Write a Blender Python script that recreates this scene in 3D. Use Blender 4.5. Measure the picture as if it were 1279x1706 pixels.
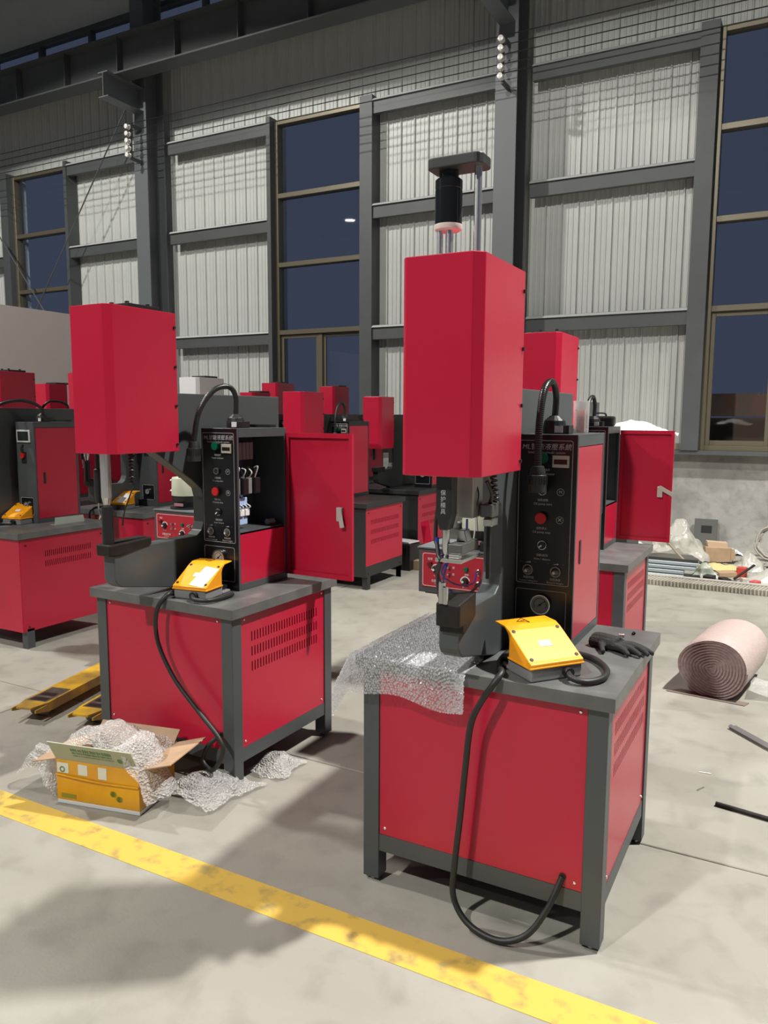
import bpy, bmesh, math, random
from mathutils import Vector, Matrix, noise
random.seed(7)
sc = bpy.context.scene
for o in list(bpy.data.objects): bpy.data.objects.remove(o)
COL = sc.collection
R = math.radians

# ------------------------------------------------------------------ camera
F_PX, PITCH, ROLL, CAM_H, YAW = 1295.93, R(7.0925), R(0.2846), 1.5922, R(28.267)
fw = Vector((0, math.cos(PITCH), -math.sin(PITCH))); rt = Vector((1, 0, 0)); up = rt.cross(fw)
r2 = rt*math.cos(ROLL) + up*math.sin(ROLL); u2 = -rt*math.sin(ROLL) + up*math.cos(ROLL)
Rz = Matrix.Rotation(YAW, 3, 'Z'); FW, RT, UP = Rz @ fw, Rz @ r2, Rz @ u2
cd = bpy.data.cameras.new('camera'); cam = bpy.data.objects.new('camera', cd); COL.objects.link(cam)
cd.sensor_fit = 'HORIZONTAL'; cd.sensor_width = 36; cd.lens = F_PX*36/1279; cd.clip_end = 200
M = Matrix.Identity(4)
for i in range(3): M[i][0], M[i][1], M[i][2] = RT[i], UP[i], -FW[i]
M[2][3] = CAM_H; cam.matrix_world = M; sc.camera = cam

# ------------------------------------------------------------------ world, exposure, lamp layout
w = bpy.data.worlds.new('dusk'); sc.world = w; w.use_nodes = True
bg = w.node_tree.nodes['Background']; bg.inputs[0].default_value = (0.36, 0.44, 0.66, 1); bg.inputs[1].default_value = 0.12
vs = sc.view_settings; vs.view_transform = 'Standard'; vs.look = 'None'; vs.exposure = 0.0; vs.gamma = 1; vs.use_curve_mapping = False
# x, y, z, power, reflector cut-off (full angle), edge softness
LAMPS = [(-3.4, -5.2, 9.7, 5000, 158.5, .05), (3.1, 4.9, 9.7, 9100, 95, .6), (-9.5, 1.5, 9.7, 4000, 142, .05), (-17.4, -8.8, 9.7, 1600, 150, .15)]

# ------------------------------------------------------------------ materials
MATS = {}
def mat(name, col, rough=.5, metal=0, var=0, vscale=8, bump=0, bscale=60, spec=.5, col2=None, coat=0):
    if name in MATS: return MATS[name]
    m = bpy.data.materials.new(name); m.use_nodes = True; nt = m.node_tree; b = nt.nodes['Principled BSDF']
    c = tuple(col)+(1,)
    b.inputs['Base Color'].default_value = c; b.inputs['Roughness'].default_value = rough; b.inputs['Metallic'].default_value = metal
    b.inputs['Specular IOR Level'].default_value = spec
    if coat: b.inputs['Coat Weight'].default_value = coat; b.inputs['Coat Roughness'].default_value = .2
    tc = nt.nodes.new('ShaderNodeTexCoord')
    if var or col2:
        n = nt.nodes.new('ShaderNodeTexNoise'); n.inputs['Scale'].default_value = vscale; n.inputs['Detail'].default_value = 6
        nt.links.new(tc.outputs['Object'], n.inputs['Vector'])
        cr = nt.nodes.new('ShaderNodeValToRGB'); e = cr.color_ramp.elements
        c2 = col2 if col2 else tuple(max(0, x*(1-var)) for x in col)
        e[0].position = .35; e[0].color = tuple(c2)+(1,); e[1].position = .65; e[1].color = c
        nt.links.new(n.outputs['Fac'], cr.inputs[0]); nt.links.new(cr.outputs[0], b.inputs['Base Color'])
    if bump:
        n2 = nt.nodes.new('ShaderNodeTexNoise'); n2.inputs['Scale'].default_value = bscale; n2.inputs['Detail'].default_value = 3
        nt.links.new(tc.outputs['Object'], n2.inputs['Vector'])
        bp = nt.nodes.new('ShaderNodeBump'); bp.inputs['Strength'].default_value = bump; bp.inputs['Distance'].default_value = .01
        nt.links.new(n2.outputs['Fac'], bp.inputs['Height']); nt.links.new(bp.outputs[0], b.inputs['Normal'])
    MATS[name] = m; return m
def emis(name, col, s):
    m = bpy.data.materials.new(name); m.use_nodes = True; b = m.node_tree.nodes['Principled BSDF']
    b.inputs['Base Color'].default_value = (.8, .8, .8, 1); b.inputs['Emission Color'].default_value = tuple(col)+(1,); b.inputs['Emission Strength'].default_value = s
    MATS[name] = m; return m
def clear(name, col, alpha, rough=.15, bump=0, bscale=200, vor=False):
    """thin see-through film: part transparent, part glossy/diffuse"""
    m = bpy.data.materials.new(name); m.use_nodes = True; nt = m.node_tree; b = nt.nodes['Principled BSDF']
    b.inputs['Base Color'].default_value = tuple(col)+(1,); b.inputs['Roughness'].default_value = rough; b.inputs['Alpha'].default_value = alpha
    b.inputs['Specular IOR Level'].default_value = .9
    if bump:
        tc = nt.nodes.new('ShaderNodeTexCoord')
        n2 = nt.nodes.new('ShaderNodeTexVoronoi' if vor else 'ShaderNodeTexNoise'); n2.inputs['Scale'].default_value = bscale
        nt.links.new(tc.outputs['Object'], n2.inputs['Vector'])
        bp = nt.nodes.new('ShaderNodeBump'); bp.inputs['Strength'].default_value = bump; bp.inputs['Distance'].default_value = .01
        nt.links.new(n2.outputs[0], bp.inputs['Height']); nt.links.new(bp.outputs[0], b.inputs['Normal'])
    MATS[name] = m; return m
def glassmat(name, tint, rough=.02, mix=.82):
    m = bpy.data.materials.new(name); m.use_nodes = True; nt = m.node_tree; nt.nodes.clear()
    out = nt.nodes.new('ShaderNodeOutputMaterial'); mx = nt.nodes.new('ShaderNodeMixShader'); fr = nt.nodes.new('ShaderNodeFresnel'); fr.inputs[0].default_value = 1.6
    t = nt.nodes.new('ShaderNodeBsdfTransparent'); t.inputs[0].default_value = tuple(tint)+(1,)
    g = nt.nodes.new('ShaderNodeBsdfGlossy'); g.inputs['Roughness'].default_value = rough
    ge = nt.nodes.new('ShaderNodeNewGeometry'); inv = nt.nodes.new('ShaderNodeMath'); inv.operation = 'SUBTRACT'; inv.inputs[0].default_value = 1; nt.links.new(ge.outputs['Backfacing'], inv.inputs[1])
    mu = nt.nodes.new('ShaderNodeMath'); mu.operation = 'MULTIPLY'; nt.links.new(fr.outputs[0], mu.inputs[0]); nt.links.new(inv.outputs[0], mu.inputs[1])
    nt.links.new(mu.outputs[0], mx.inputs[0]); nt.links.new(t.outputs[0], mx.inputs[1]); nt.links.new(g.outputs[0], mx.inputs[2]); nt.links.new(mx.outputs[0], out.inputs[0])
    MATS[name] = m; return m

RED = mat('red_paint', (.48, .013, .043), .27, var=.04, vscale=3, spec=.42)
REDG = mat('feeder_red', (.42, .012, .03), .3)
GREY = mat('grey_paint', (.067, .076, .080), .42, var=.1, vscale=5)
DARK = mat('dark_frame_paint', (.022, .024, .025), .45)
TOPM = mat('tabletop_steel', (.13, .135, .135), .40, var=.3, vscale=9, bump=.03)
BLACK = mat('black_panel', (.006, .007, .010), .3)
BLK = mat('black_plastic', (.012, .012, .013), .42)
RUB = mat('black_rubber', (.014, .014, .014), .5)
STEEL = mat('bright_steel', (.55, .55, .55), .25, 1)
CHROME = mat('chrome', (.85, .85, .85), .33, 1)
OXIDE = mat('oxide_steel', (.028, .024, .023), .5, .5, var=.3, vscale=40)
WHT = mat('white_print', (.75, .75, .75), .5)
GREYW = mat('grey_print', (.42, .43, .44), .5)
ORANGE = mat('orange_plastic', (.86, .34, .008), .35)
PEDG = mat('pedal_base_grey', (.22, .22, .22), .5)
INSIDE = mat('cabinet_inside', (.02, .024, .03), .5)
BLUEP = mat('mounting_plate_blue', (.06, .085, .17), .45)
GREEN = mat('green_button', (.0, .11, .05), .3)
REDB = mat('red_button', (.5, .01, .01), .35)
BLUE = mat('blue_tube', (.01, .03, .28), .3)
CREAM = mat('feeder_cream', (.62, .66, .52), .4)
WHITEP = mat('white_paint', (.72, .72, .72), .4)
ZINC = mat('zinc_plate', (.55, .53, .48), .45, .3)
DIAL = mat('gauge_dial', (.30, .30, .28), .4)

# ------------------------------------------------------------------ mesh builder
class MB:
    def __init__(s): s.v = []; s.f = []
    def add(s, vs, fs):
        o = len(s.v); s.v += [tuple(v) for v in vs]; s.f += [tuple(i+o for i in f) for f in fs]; return s
    def box(s, x0, x1, y0, y1, z0, z1):
        return s.add([(x0,y0,z0),(x1,y0,z0),(x1,y1,z0),(x0,y1,z0),(x0,y0,z1),(x1,y0,z1),(x1,y1,z1),(x0,y1,z1)],
                     [(3,2,1,0),(4,5,6,7),(0,1,5,4),(1,2,6,5),(2,3,7,6),(3,0,4,7)])
    def prism(s, pts, a0, a1, axis='z'):
        n = len(pts)
        def mk(p, a): return {'z': (p[0], p[1], a), 'x': (a, p[0], p[1]), 'y': (p[0], a, p[1])}[axis]
        vs = [mk(p, a0) for p in pts]+[mk(p, a1) for p in pts]
        fs = [tuple(range(n)), tuple(range(2*n-1, n-1, -1))]+[(i, i+n, (i+1) % n+n, (i+1) % n) for i in range(n)]
        return s.add(vs, fs)
    def lathe(s, prof, c=(0,0,0), axis='z', n=20, cap=True):
        """prof: list of (radius, height along axis)"""
        vs = []
        for r, h in prof:
            for i in range(n):
                a = 2*math.pi*i/n; p, q = r*math.cos(a), r*math.sin(a)
                vs.append({'z': (c[0]+p, c[1]+q, c[2]+h), 'x': (c[0]+h, c[1]+p, c[2]+q), 'y': (c[0]+p, c[1]+h, c[2]+q)}[axis])
        fs = []
        for k in range(len(prof)-1):
            for i in range(n):
                j = (i+1) % n; fs.append((k*n+i, k*n+j, (k+1)*n+j, (k+1)*n+i))
        if cap: fs += [tuple(range(n-1, -1, -1)), tuple(range((len(prof)-1)*n, len(prof)*n))]
        return s.add(vs, fs)
    def cyl(s, c, r, h, axis='z', n=16): return s.lathe([(r, 0), (r, h)], c, axis, n)
    def tube(s, pts, r, n=8, smooth=True, sub=6):
        P = [Vector(p) for p in pts]
        if smooth and len(P) > 2:
            Q = []
            for i in range(len(P)-1):
                p0, p1, p2, p3 = P[max(i-1, 0)], P[i], P[i+1], P[min(i+2, len(P)-1)]
                for k in range(sub):
                    t = k/sub
                    Q.append(.5*((2*p1)+(p2-p0)*t+(2*p0-5*p1+4*p2-p3)*t*t+(3*p1-p0-3*p2+p3)*t**3))
            P = Q+[P[-1]]
        up_ = Vector((.13, .21, .97)); vs = []; nrm = None
        for i, p in enumerate(P):
            t = (P[min(i+1, len(P)-1)]-P[max(i-1, 0)]).normalized()
            if nrm is None: nrm = t.cross(up_).normalized()
            nrm = (nrm-t*nrm.dot(t)).normalized(); b = t.cross(nrm)
            rr = r[min(i, len(r)-1)] if isinstance(r, (list, tuple)) else r
            for k in range(n):
                a = 2*math.pi*k/n; vs.append(p+nrm*(rr*math.cos(a))+b*(rr*math.sin(a)))
        fs = []
        for i in range(len(P)-1):
            for k in range(n):
                j = (k+1) % n; fs.append((i*n+k, i*n+j, (i+1)*n+j, (i+1)*n+k))
        fs += [tuple(range(n-1, -1, -1)), tuple(range((len(P)-1)*n, len(P)*n))]
        return s.add(vs, fs)
    def grid(s, fn, nu, nv, keep=None):
        vs = [fn(i/nu, j/nv) for j in range(nv+1) for i in range(nu+1)]
        fs = [(j*(nu+1)+i, j*(nu+1)+i+1, (j+1)*(nu+1)+i+1, (j+1)*(nu+1)+i) for j in range(nv) for i in range(nu) if keep is None or keep((i+.5)/nu, (j+.5)/nv)]
        return s.add(vs, fs)
    def xf(s, mtx): s.v = [tuple(mtx @ Vector(v)) for v in s.v]; return s
    def mesh(s, name, m, bevel=0, smooth=None, seg=2):
        me = bpy.data.meshes.new(name); me.from_pydata(s.v, [], s.f)
        bm = bmesh.new(); bm.from_mesh(me)
        bmesh.ops.recalc_face_normals(bm, faces=bm.faces)
        if bevel:
            es = [e for e in bm.edges if len(e.link_faces) == 2 and e.calc_face_angle(0) > .4]
            bmesh.ops.bevel(bm, geom=es, offset=bevel, segments=seg, affect='EDGES', profile=.5, clamp_overlap=True)
        bm.to_mesh(me); bm.free()
        if smooth is not None:
            for p in me.polygons: p.use_smooth = True
            me.set_sharp_from_angle(angle=R(smooth))
        me.materials.append(m); return me
    def obj(s, name, m, parent=None, bevel=0, smooth=None, seg=2):
        o = bpy.data.objects.new(name, s.mesh(name, m, bevel, smooth, seg)); COL.objects.link(o)
        if parent: o.parent = parent
        return o
def B(*a): return MB().box(*a)
def tag(o, label, cat=None, group=None, kind=None):
    o['label'] = label
    if cat: o['category'] = cat
    if group: o['group'] = group
    if kind: o['kind'] = kind
    return o
def empty(name, loc=(0,0,0), rz=0):
    o = bpy.data.objects.new(name, None); COL.objects.link(o); o.location = loc; o.rotation_euler = (0, 0, rz); o.empty_display_size = .1; return o
def struct(o): o['kind'] = 'structure'; return o
def link_copy(o, parent=None, loc=None):
    c = o.copy(); COL.objects.link(c)
    if parent: c.parent = parent
    if loc: c.location = loc
    return c
FONTCACHE = {}
def text(name, s, size, m, parent, loc, facing='-y', align='CENTER', shear=0):
    """flat print; facing -y stands on an x-z plane, +x on a y-z plane"""
    key = (s, size, align, shear, m.name)
    if key not in FONTCACHE:
        cu = bpy.data.curves.new('lettering', 'FONT'); cu.body = s; cu.size = size; cu.align_x = align; cu.align_y = 'CENTER'; cu.shear = shear; cu.resolution_u = 2
        t = bpy.data.objects.new('t', cu); COL.objects.link(t)
        me = bpy.data.meshes.new_from_object(t.evaluated_get(bpy.context.evaluated_depsgraph_get()))
        bpy.data.objects.remove(t); bpy.data.curves.remove(cu)
        me.materials.clear(); me.materials.append(m); FONTCACHE[key] = me
    o = bpy.data.objects.new(name, FONTCACHE[key]); COL.objects.link(o); o.parent = parent; o.location = loc
    o.rotation_euler = {'-y': (R(90), 0, 0), '+x': (R(90), 0, R(90)), '+z': (0, 0, 0)}[facing]
    return o
def rrect(x0, x1, z0, z1, r, n=4):
    out = []
    for cx, cz, a0 in ((x1-r, z0+r, -90), (x1-r, z1-r, 0), (x0+r, z1-r, 90), (x0+r, z0+r, 180)):
        for k in range(n+1):
            a = R(a0+90*k/n); out.append((cx+r*math.cos(a), cz+r*math.sin(a)))
    return out
def ring_outline(x0, x1, z0, z1, y, t=.0016, r=.008):
    a, b = rrect(x0, x1, z0, z1, r), rrect(x0+t, x1-t, z0+t, z1-t, r-t*.6); n = len(a)
    mb = MB(); mb.add([(p[0], y, p[1]) for p in a]+[(p[0], y, p[1]) for p in b], [(i, (i+1) % n, n+(i+1) % n, n+i) for i in range(n)]); return mb
def annulus(cx, cz, y, r0, r1, a0=0, a1=360, n=24):
    mb = MB(); vs = []; fs = []
    for k in range(n+1):
        a = R(a0+(a1-a0)*k/n); vs += [(cx+r0*math.cos(a), y, cz+r0*math.sin(a)), (cx+r1*math.cos(a), y, cz+r1*math.sin(a))]
    for k in range(n): fs.append((2*k, 2*k+1, 2*k+3, 2*k+2))
    return mb.add(vs, fs)

# ------------------------------------------------------------------ the hall
def concrete(name, c1, c2, rough, sc1=1.3, dark=(.3,.3,.3), bump=.08):
    m = bpy.data.materials.new(name); m.use_nodes = True; nt = m.node_tree; b = nt.nodes['Principled BSDF']
    tc = nt.nodes.new('ShaderNodeTexCoord')
    def nz(scale, detail=8, dist=0):
        n = nt.nodes.new('ShaderNodeTexNoise'); n.inputs['Scale'].default_value = scale; n.inputs['Detail'].default_value = detail; n.inputs['Distortion'].default_value = dist
        nt.links.new(tc.outputs['Object'], n.inputs['Vector']); return n
    a, d, g = nz(sc1, 8, .6), nz(sc1*5, 10, .3), nz(90, 3)
    r = nt.nodes.new('ShaderNodeValToRGB'); r.color_ramp.elements[0].position = .36; r.color_ramp.elements[1].position = .66
    r.color_ramp.elements[0].color = tuple(c2)+(1,); r.color_ramp.elements[1].color = tuple(c1)+(1,)
    nt.links.new(a.outputs['Fac'], r.inputs[0])
    r2_ = nt.nodes.new('ShaderNodeValToRGB'); r2_.color_ramp.elements[0].position = .28; r2_.color_ramp.elements[1].position = .5
    r2_.color_ramp.elements[0].color = tuple(dark)+(1,); r2_.color_ramp.elements[1].color = (1, 1, 1, 1)
    nt.links.new(d.outputs['Fac'], r2_.inputs[0])
    mx = nt.nodes.new('ShaderNodeMix'); mx.data_type = 'RGBA'; mx.blend_type = 'MULTIPLY'; mx.inputs[0].default_value = .5
    nt.links.new(r.outputs[0], mx.inputs[6]); nt.links.new(r2_.outputs[0], mx.inputs[7]); nt.links.new(mx.outputs[2], b.inputs['Base Color'])
    b.inputs['Roughness'].default_value = rough
    bp = nt.nodes.new('ShaderNodeBump'); bp.inputs['Strength'].default_value = bump; bp.inputs['Distance'].default_value = .01
    nt.links.new(g.outputs['Fac'], bp.inputs['Height']); nt.links.new(bp.outputs[0], b.inputs['Normal'])
    return m
FLOORM = concrete('floor_concrete', (.335, .325, .288), (.270, .260, .228), .5, dark=(.6, .6, .6))
DADOM = concrete('wall_render', (.40, .395, .37), (.27, .265, .25), .85, 2.2, dark=(.6, .6, .6), bump=.3)
SHEET = mat('cladding_sheet', (.56, .58, .56), .42, var=.06, vscale=2)
STEELG = mat('steel_frame_paint', (.085, .092, .095), .5, var=.1, vscale=4)
STEELL = mat('steel_column_paint', (.13, .14, .15), .5)
FRAME = mat('window_frame_bronze', (.15, .13, .09), .4, .3)
ROOFM = mat('roof_sheet', (.07, .07, .07), .6)
GIRTL = mat('rail_lip_lit', (.55, .56, .56), .5)  # pale colour stands in for light caught along the rails' top edge
GLASS = glassmat('window_glass', (.92, .95, 1.0))

fl = struct(B(-22, 8, -14, 10.25, -.25, -.012).obj('floor', FLOORM)); tag(fl, 'pale grey polished concrete workshop floor')
xs = [-22, -15.7, -9.7, -3.7, 2.3, 8]; ys = [-14, -9.1, -3.1, 2.88, 8.88, 10.25]
for i in range(5):
    for j in range(5):
        g = .004
        B(xs[i]+g, xs[i+1]-g, ys[j]+g, ys[j+1]-g, -.1, 0).obj('floor_slab', FLOORM, fl, bevel=.003, seg=1)

# worn yellow floor line
def paintline():
    m = bpy.data.materials.new('yellow_line_paint'); m.use_nodes = True; nt = m.node_tree; b = nt.nodes['Principled BSDF']
    tc = nt.nodes.new('ShaderNodeTexCoord'); n = nt.nodes.new('ShaderNodeTexNoise'); n.inputs['Scale'].default_value = 14; n.inputs['Detail'].default_value = 10
    nt.links.new(tc.outputs['Object'], n.inputs['Vector'])
    r = nt.nodes.new('ShaderNodeValToRGB'); r.color_ramp.elements[0].position = .30; r.color_ramp.elements[0].color = (.30, .23, .09, 1)
    r.color_ramp.elements[1].position = .48; r.color_ramp.elements[1].color = (.60, .40, .075, 1)
    nt.links.new(n.outputs['Fac'], r.inputs[0]); nt.links.new(r.outputs[0], b.inputs['Base Color']); b.inputs['Roughness'].default_value = .5
    return m
tag(struct(B(-14, 6, 1.86, 1.995, .0002, .0014).obj('trim_1', paintline())), 'worn yellow line painted across the concrete floor')

WY = 10.2
WINS = [(-13.42, -11.88), (-7.36, -5.80), (-1.12, .44)]
wall = struct(MB().obj('wall_back', SHEET)) if False else None
mb = MB(); edges = [-22]+[e for wn in WINS for e in wn]+[8]
for i in range(0, len(edges), 2): mb.box(edges[i], edges[i+1], 10.30, 10.42, 1.15, 7.2)
for a, b_ in WINS: mb.box(a, b_, 10.30, 10.42, 6.02, 7.2)
mb.box(-22, 8, 10.30, 10.42, 8.25, 10.4)
wall = struct(mb.obj('wall_back', SHEET)); tag(wall, 'tall ribbed pale metal clad end wall with windows')
# ribbed cladding strips, each a part of the wall
PW = .212
prof = [(0, .05), (.004, 0), (.022, -.004), (.030, .022), (.075, .022), (.082, .014), (.098, .014), (.105, .022), (.140, .022), (.147, .014), (.163, .014), (.170, .022), (PW, .022), (PW, .05)]
def panelmesh(z0, z1):
    m_ = MB(); n = len(prof)
    m_.add([(p, q, z0) for p, q in prof]+[(p, q, z1) for p, q in prof], [(i, i+1, n+i+1, n+i) for i in range(n-1)])
    return m_.mesh('cladding_panel', SHEET)
PM = {k: panelmesh(*k) for k in ((1.15, 7.2), (6.02, 7.2))}
x = -18.0
while x < 4:
    inw = any(x+PW > a+.02 and x < b_-.02 for a, b_ in WINS)
    cut = inw and not any((x < a < x+PW*.6) or (x+PW*.4 < b_ < x+PW) for a, b_ in WINS)
    o = bpy.data.objects.new('cladding_panel', PM[(6.02, 7.2) if inw else (1.15, 7.2)]); COL.objects.link(o); o.parent = wall; o.location = (x, 10.235, 0)
    x += PW
dado = struct(B(-22, 8, WY, 10.42, -.1, 1.14).obj('wall_base', DADOM)); tag(dado, 'low rough rendered concrete wall under the cladding')
# girts: channel rails between columns and windows
def girt(x0, x1, zt, h=.2):
    m_ = MB(); m_.box(x0, x1, 10.03, 10.05, zt-h, zt); m_.box(x0, x1, 10.05, 10.24, zt-.012, zt-.001); m_.box(x0, x1, 10.05, 10.11, zt-h+.001, zt-h+.012)
    return m_
gi = struct(MB().box(-22, 8, 10.02, 10.24, 1.141, 1.19).obj('trim_2', STEELG)); tag(gi, 'dark steel sill rail on top of the concrete wall')
for k, (x0, x1) in enumerate([(-20, -13.62), (-11.81, -9.72), (-9.42, -7.43), (-5.6, -3.6), (-3.3, -1.32), (.64, 6)]):
    for zt in (2.88, 4.57, 5.98):
        g = struct(girt(x0, x1, zt).obj('trim_3', STEELG)); tag(g, 'horizontal grey channel rail fixed across the ribbed cladding', group='cladding rails')
        MB().prism([(10.03, zt-.002), (9.998, zt-.034), (10.002, zt-.037), (10.034, zt-.004)], x0, x1, 'x').obj('rail_lip', GIRTL, g)
# posts beside windows
for wi, (a, b_) in enumerate(WINS):
    for s, xx, wd in ((-1, a, (.2, .07, .2)[wi]), (1, b_, (.07, .2, .2)[wi])):
        x0, x1 = (xx-wd, xx) if s < 0 else (xx, xx+wd)
        p = MB().box(x0, x0+.02, 10.0, 10.24, 1.19, 6.03).box(x0+.02, x1-.02, 10.0, 10.02, 1.19, 6.03).box(x1-.02, x1, 10.0, 10.24, 1.19, 6.03)
        tag(struct(p.obj('trim_4', STEELG)), 'vertical grey steel post beside a tall window', group='window posts')
# windows
for wi, (a, b_) in enumerate(WINS):
    fr = MB(); y0, y1, t = 10.12, 10.26, .055
    fr.box(a, a+t, y0, y1, 1.19, 6.0); fr.box(b_-t, b_, y0, y1, 1.19, 6.0); fr.box(a+t, b_-t, y0, y1, 1.19, 1.25); fr.box(a+t, b_-t, y0, y1, 5.93, 6.0)
    wn = struct(fr.obj('window_%d' % (wi+1), FRAME, bevel=.004, seg=1))
    tag(wn, ['tall dark window by the diagonal brace rods at far left', 'tall dark window in the middle of the clad wall', 'tall dark window at the right edge of the clad wall'][wi])
    zz = [1.25, 2.86, 3.88, 4.90, 5.93]
    for k, z in enumerate(zz[1:4]): B(a+t, b_-t, y0+.0, y1, z-.035, z+.035).obj('mullion', FRAME, wn, bevel=.004, seg=1)
    for k in range(1, 4): B(a+t, b_-t, 10.20, 10.208, zz[k]+.035, zz[k+1]-(.035 if k < 3 else 0)).obj('pane', GLASS, wn)
    xm = (a+b_)/2
    B(xm-.035, xm+.035, 10.16, 10.24, 1.25, 2.825).obj('mullion', FRAME, wn, bevel=.004, seg=1)
    for (p0, p1, yy) in ((a+t, xm-.03, 10.17), (xm+.03, b_-t, 10.20)):
        s_ = MB(); q = .05; s_.box(p0, p0+q, yy, yy+.03, 1.25, 2.825); s_.box(p1-q, p1, yy, yy+.03, 1.25, 2.825); s_.box(p0+q, p1-q, yy, yy+.03, 1.25, 1.31); s_.box(p0+q, p1-q, yy, yy+.03, 2.77, 2.825)
        sh = s_.obj('sash', FRAME, wn, bevel=.003, seg=1)
        B(p0+q, p1-q, yy+.012, yy+.018, 1.31, 2.77).obj('pane', GLASS, sh)
# clerestory strip of windows high up
cf = MB(); cf.box(-22, 8, 10.22, 10.36, 7.2, 7.28); cf.box(-22, 8, 10.22, 10.36, 8.17, 8.25)
cl = struct(cf.obj('window_4', STEELG)); tag(cl, 'high strip of dark blue windows above the crane beam')
x = -21.6
while x < 8:
    B(x, x+.06, 10.22, 10.34, 7.28, 8.17).obj('mullion', STEELG, cl); B(x+.06, min(x+1.28, 8), 10.28, 10.288, 7.28, 8.17).obj('pane', GLASS, cl); x += 1.28
rf = struct(B(-22, 8, -14, 10.5, 10.4, 10.55).obj('ceiling', ROOFM)); tag(rf, 'dark sheet roof of the workshop hall')
for y in (-8, -2, 4, 8.6):
    tag(struct(B(-22, 8, y, y+.15, 10.1, 10.395).obj('trim_5', STEELG)), 'dark purlin under the roof sheet', group='roof purlins')
# steel columns (H sections) with crane corbels
for ci, xc in enumerate((-15.62, -9.62, -3.50, 2.6)):
    c = MB(); c.box(xc-.14, xc+.14, 9.62, 9.64, 0, 10.1); c.box(xc-.14, xc+.14, 10.0, 10.02, 0, 10.1); c.box(xc-.008, xc+.008, 9.64, 10.0, 0, 10.1)
    co = struct(c.obj('trim_6', STEELL)); tag(co, ['grey steel column far left near the roof brace', 'grey steel column left of the middle window', 'grey steel column right behind the tall press head', 'grey steel column outside the right window'][ci])
    k = MB(); k.box(xc-.1, xc+.1, 8.9, 9.62, 6.675, 6.69); k.box(xc-.1, xc+.1, 8.9, 9.62, 6.33, 6.345); k.box(xc-.006, xc+.006, 8.9, 9.62, 6.345, 6.675)
    k.obj('corbel', STEELL, co)
# crane runway beam
cb = MB(); cb.box(-22, 8, 9.05, 9.35, 6.692, 6.715); cb.box(-22, 8, 9.05, 9.35, 7.22, 7.245); cb.box(-22, 8, 9.19, 9.21, 6.715, 7.22)
cbo = struct(cb.obj('trim_7', STEELG)); tag(cbo, 'long dark crane runway beam carried by the columns')
x = -21.
while x < 7.5: B(x, x+.012, 9.07, 9.189, 6.716, 7.219).obj('stiffener', STEELG, cbo); x += 1.15
B(-22, 8, 9.175, 9.225, 7.246, 7.3).obj('crane_rail', STEELG, cbo)
# five conductor wires on insulators
for i in range(5):
    z = 6.05-i*.105
    wire = tag(MB().cyl((-22, 9.3, z), .006, 30, 'x', 6).obj('conductor_wire', BLK), 'bare conductor wire, number %s from the top, under the crane beam' % ('one','two','three','four','five')[i], 'wire', 'conductor wires')
    wire['kind'] = 'structure'
INSU = mat('porcelain', (.75, .74, .7), .25)
insp = MB().lathe([(.012, -.05), (.034, -.045), (.038, -.02), (.022, -.012), (.022, .006), (.036, .012), (.036, .03), (.012, .04)], (0, 0, 0), 'y', 14).mesh('insulator', INSU, smooth=40)
for ci, xc in enumerate((-9.62, -3.50)):
    br = B(xc+.02, xc+.05, 9.38, 9.615, 5.55, 5.6).box(xc+.02, xc+.05, 9.38, 9.41, 5.6, 6.1).box(xc+.02, xc+.05, 9.41, 9.615, 6.05, 6.1).obj('trim_8', STEELG); struct(br)
    tag(br, ['bracket holding white insulators on the left column', 'bracket holding white insulators on the right column'][ci])
    for i in range(5):
        o = bpy.data.objects.new('insulator', insp); COL.objects.link(o); o.parent = br; o.location = (xc+.035, 9.335, 6.05-i*.105-.02)
# brace rods at the far left
for pts, lab in ((((-13.3, 9.66, 4.9), (-12.1, 9.66, 3.4)), 'thin brace rod falling to the right above the white partition'), (((-9.85, 9.66, 6.6), (-12.35, 9.66, 3.4)), 'long thin brace rod rising to the crane corbel')):
    st = tag(MB().tube(pts, .012, 6, False).obj('brace_rod', STEELG), lab, 'brace rod'); st['kind'] = 'structure'
# white partition at the left
PART = mat('partition_white', (.84, .77, .73), .6)
pw = struct(B(-8.12, -8.0, 1.5, 7.55, 0, 2.80).obj('wall_left', PART)); tag(pw, 'plain off white partition wall at the far left')
# pendant high bay lamps
LENS = emis('lamp_lens', (1, .98, .92), 30)
LCASE = mat('lamp_case', (.5, .5, .5), .3, .8)
for i, (lx, ly, lz, lpow, lcut, lsoft) in enumerate(LAMPS):
    e = empty('high_bay_lamp', (lx, ly, lz)); tag(e, 'round high bay lamp hanging from the roof, %s' % ['behind the camera on the left', 'over the right bay near the clad wall', 'over the left bay', 'furthest left in the hall'][i], 'lamp', 'high bay lamps')
    MB().lathe([(.05, .32), (.09, .30), (.1, .15), (.26, .02), (.26, 0), (.25, 0), (.25, .018), (.09, .14)], n=24, cap=False).obj('reflector', LCASE, e, smooth=40)
    MB().cyl((0, 0, .3), .008, 10.1-lz-.3+.3, 'z', 6).obj('suspension_rod', LCASE, e)
    MB().cyl((0, 0, .02), .22, .004, 'z', 24).obj('lens', LENS, e)
    ld = bpy.data.lights.new('lamp_light', 'SPOT'); ld.energy = lpow; ld.shadow_soft_size = .2; ld.spot_size = R(lcut); ld.spot_blend = lsoft; ld.color = (1, .97, .90)
    lo = bpy.data.objects.new('lamp_light', ld); COL.objects.link(lo); lo.parent = e; lo.location = (0, 0, -.03)

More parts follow.
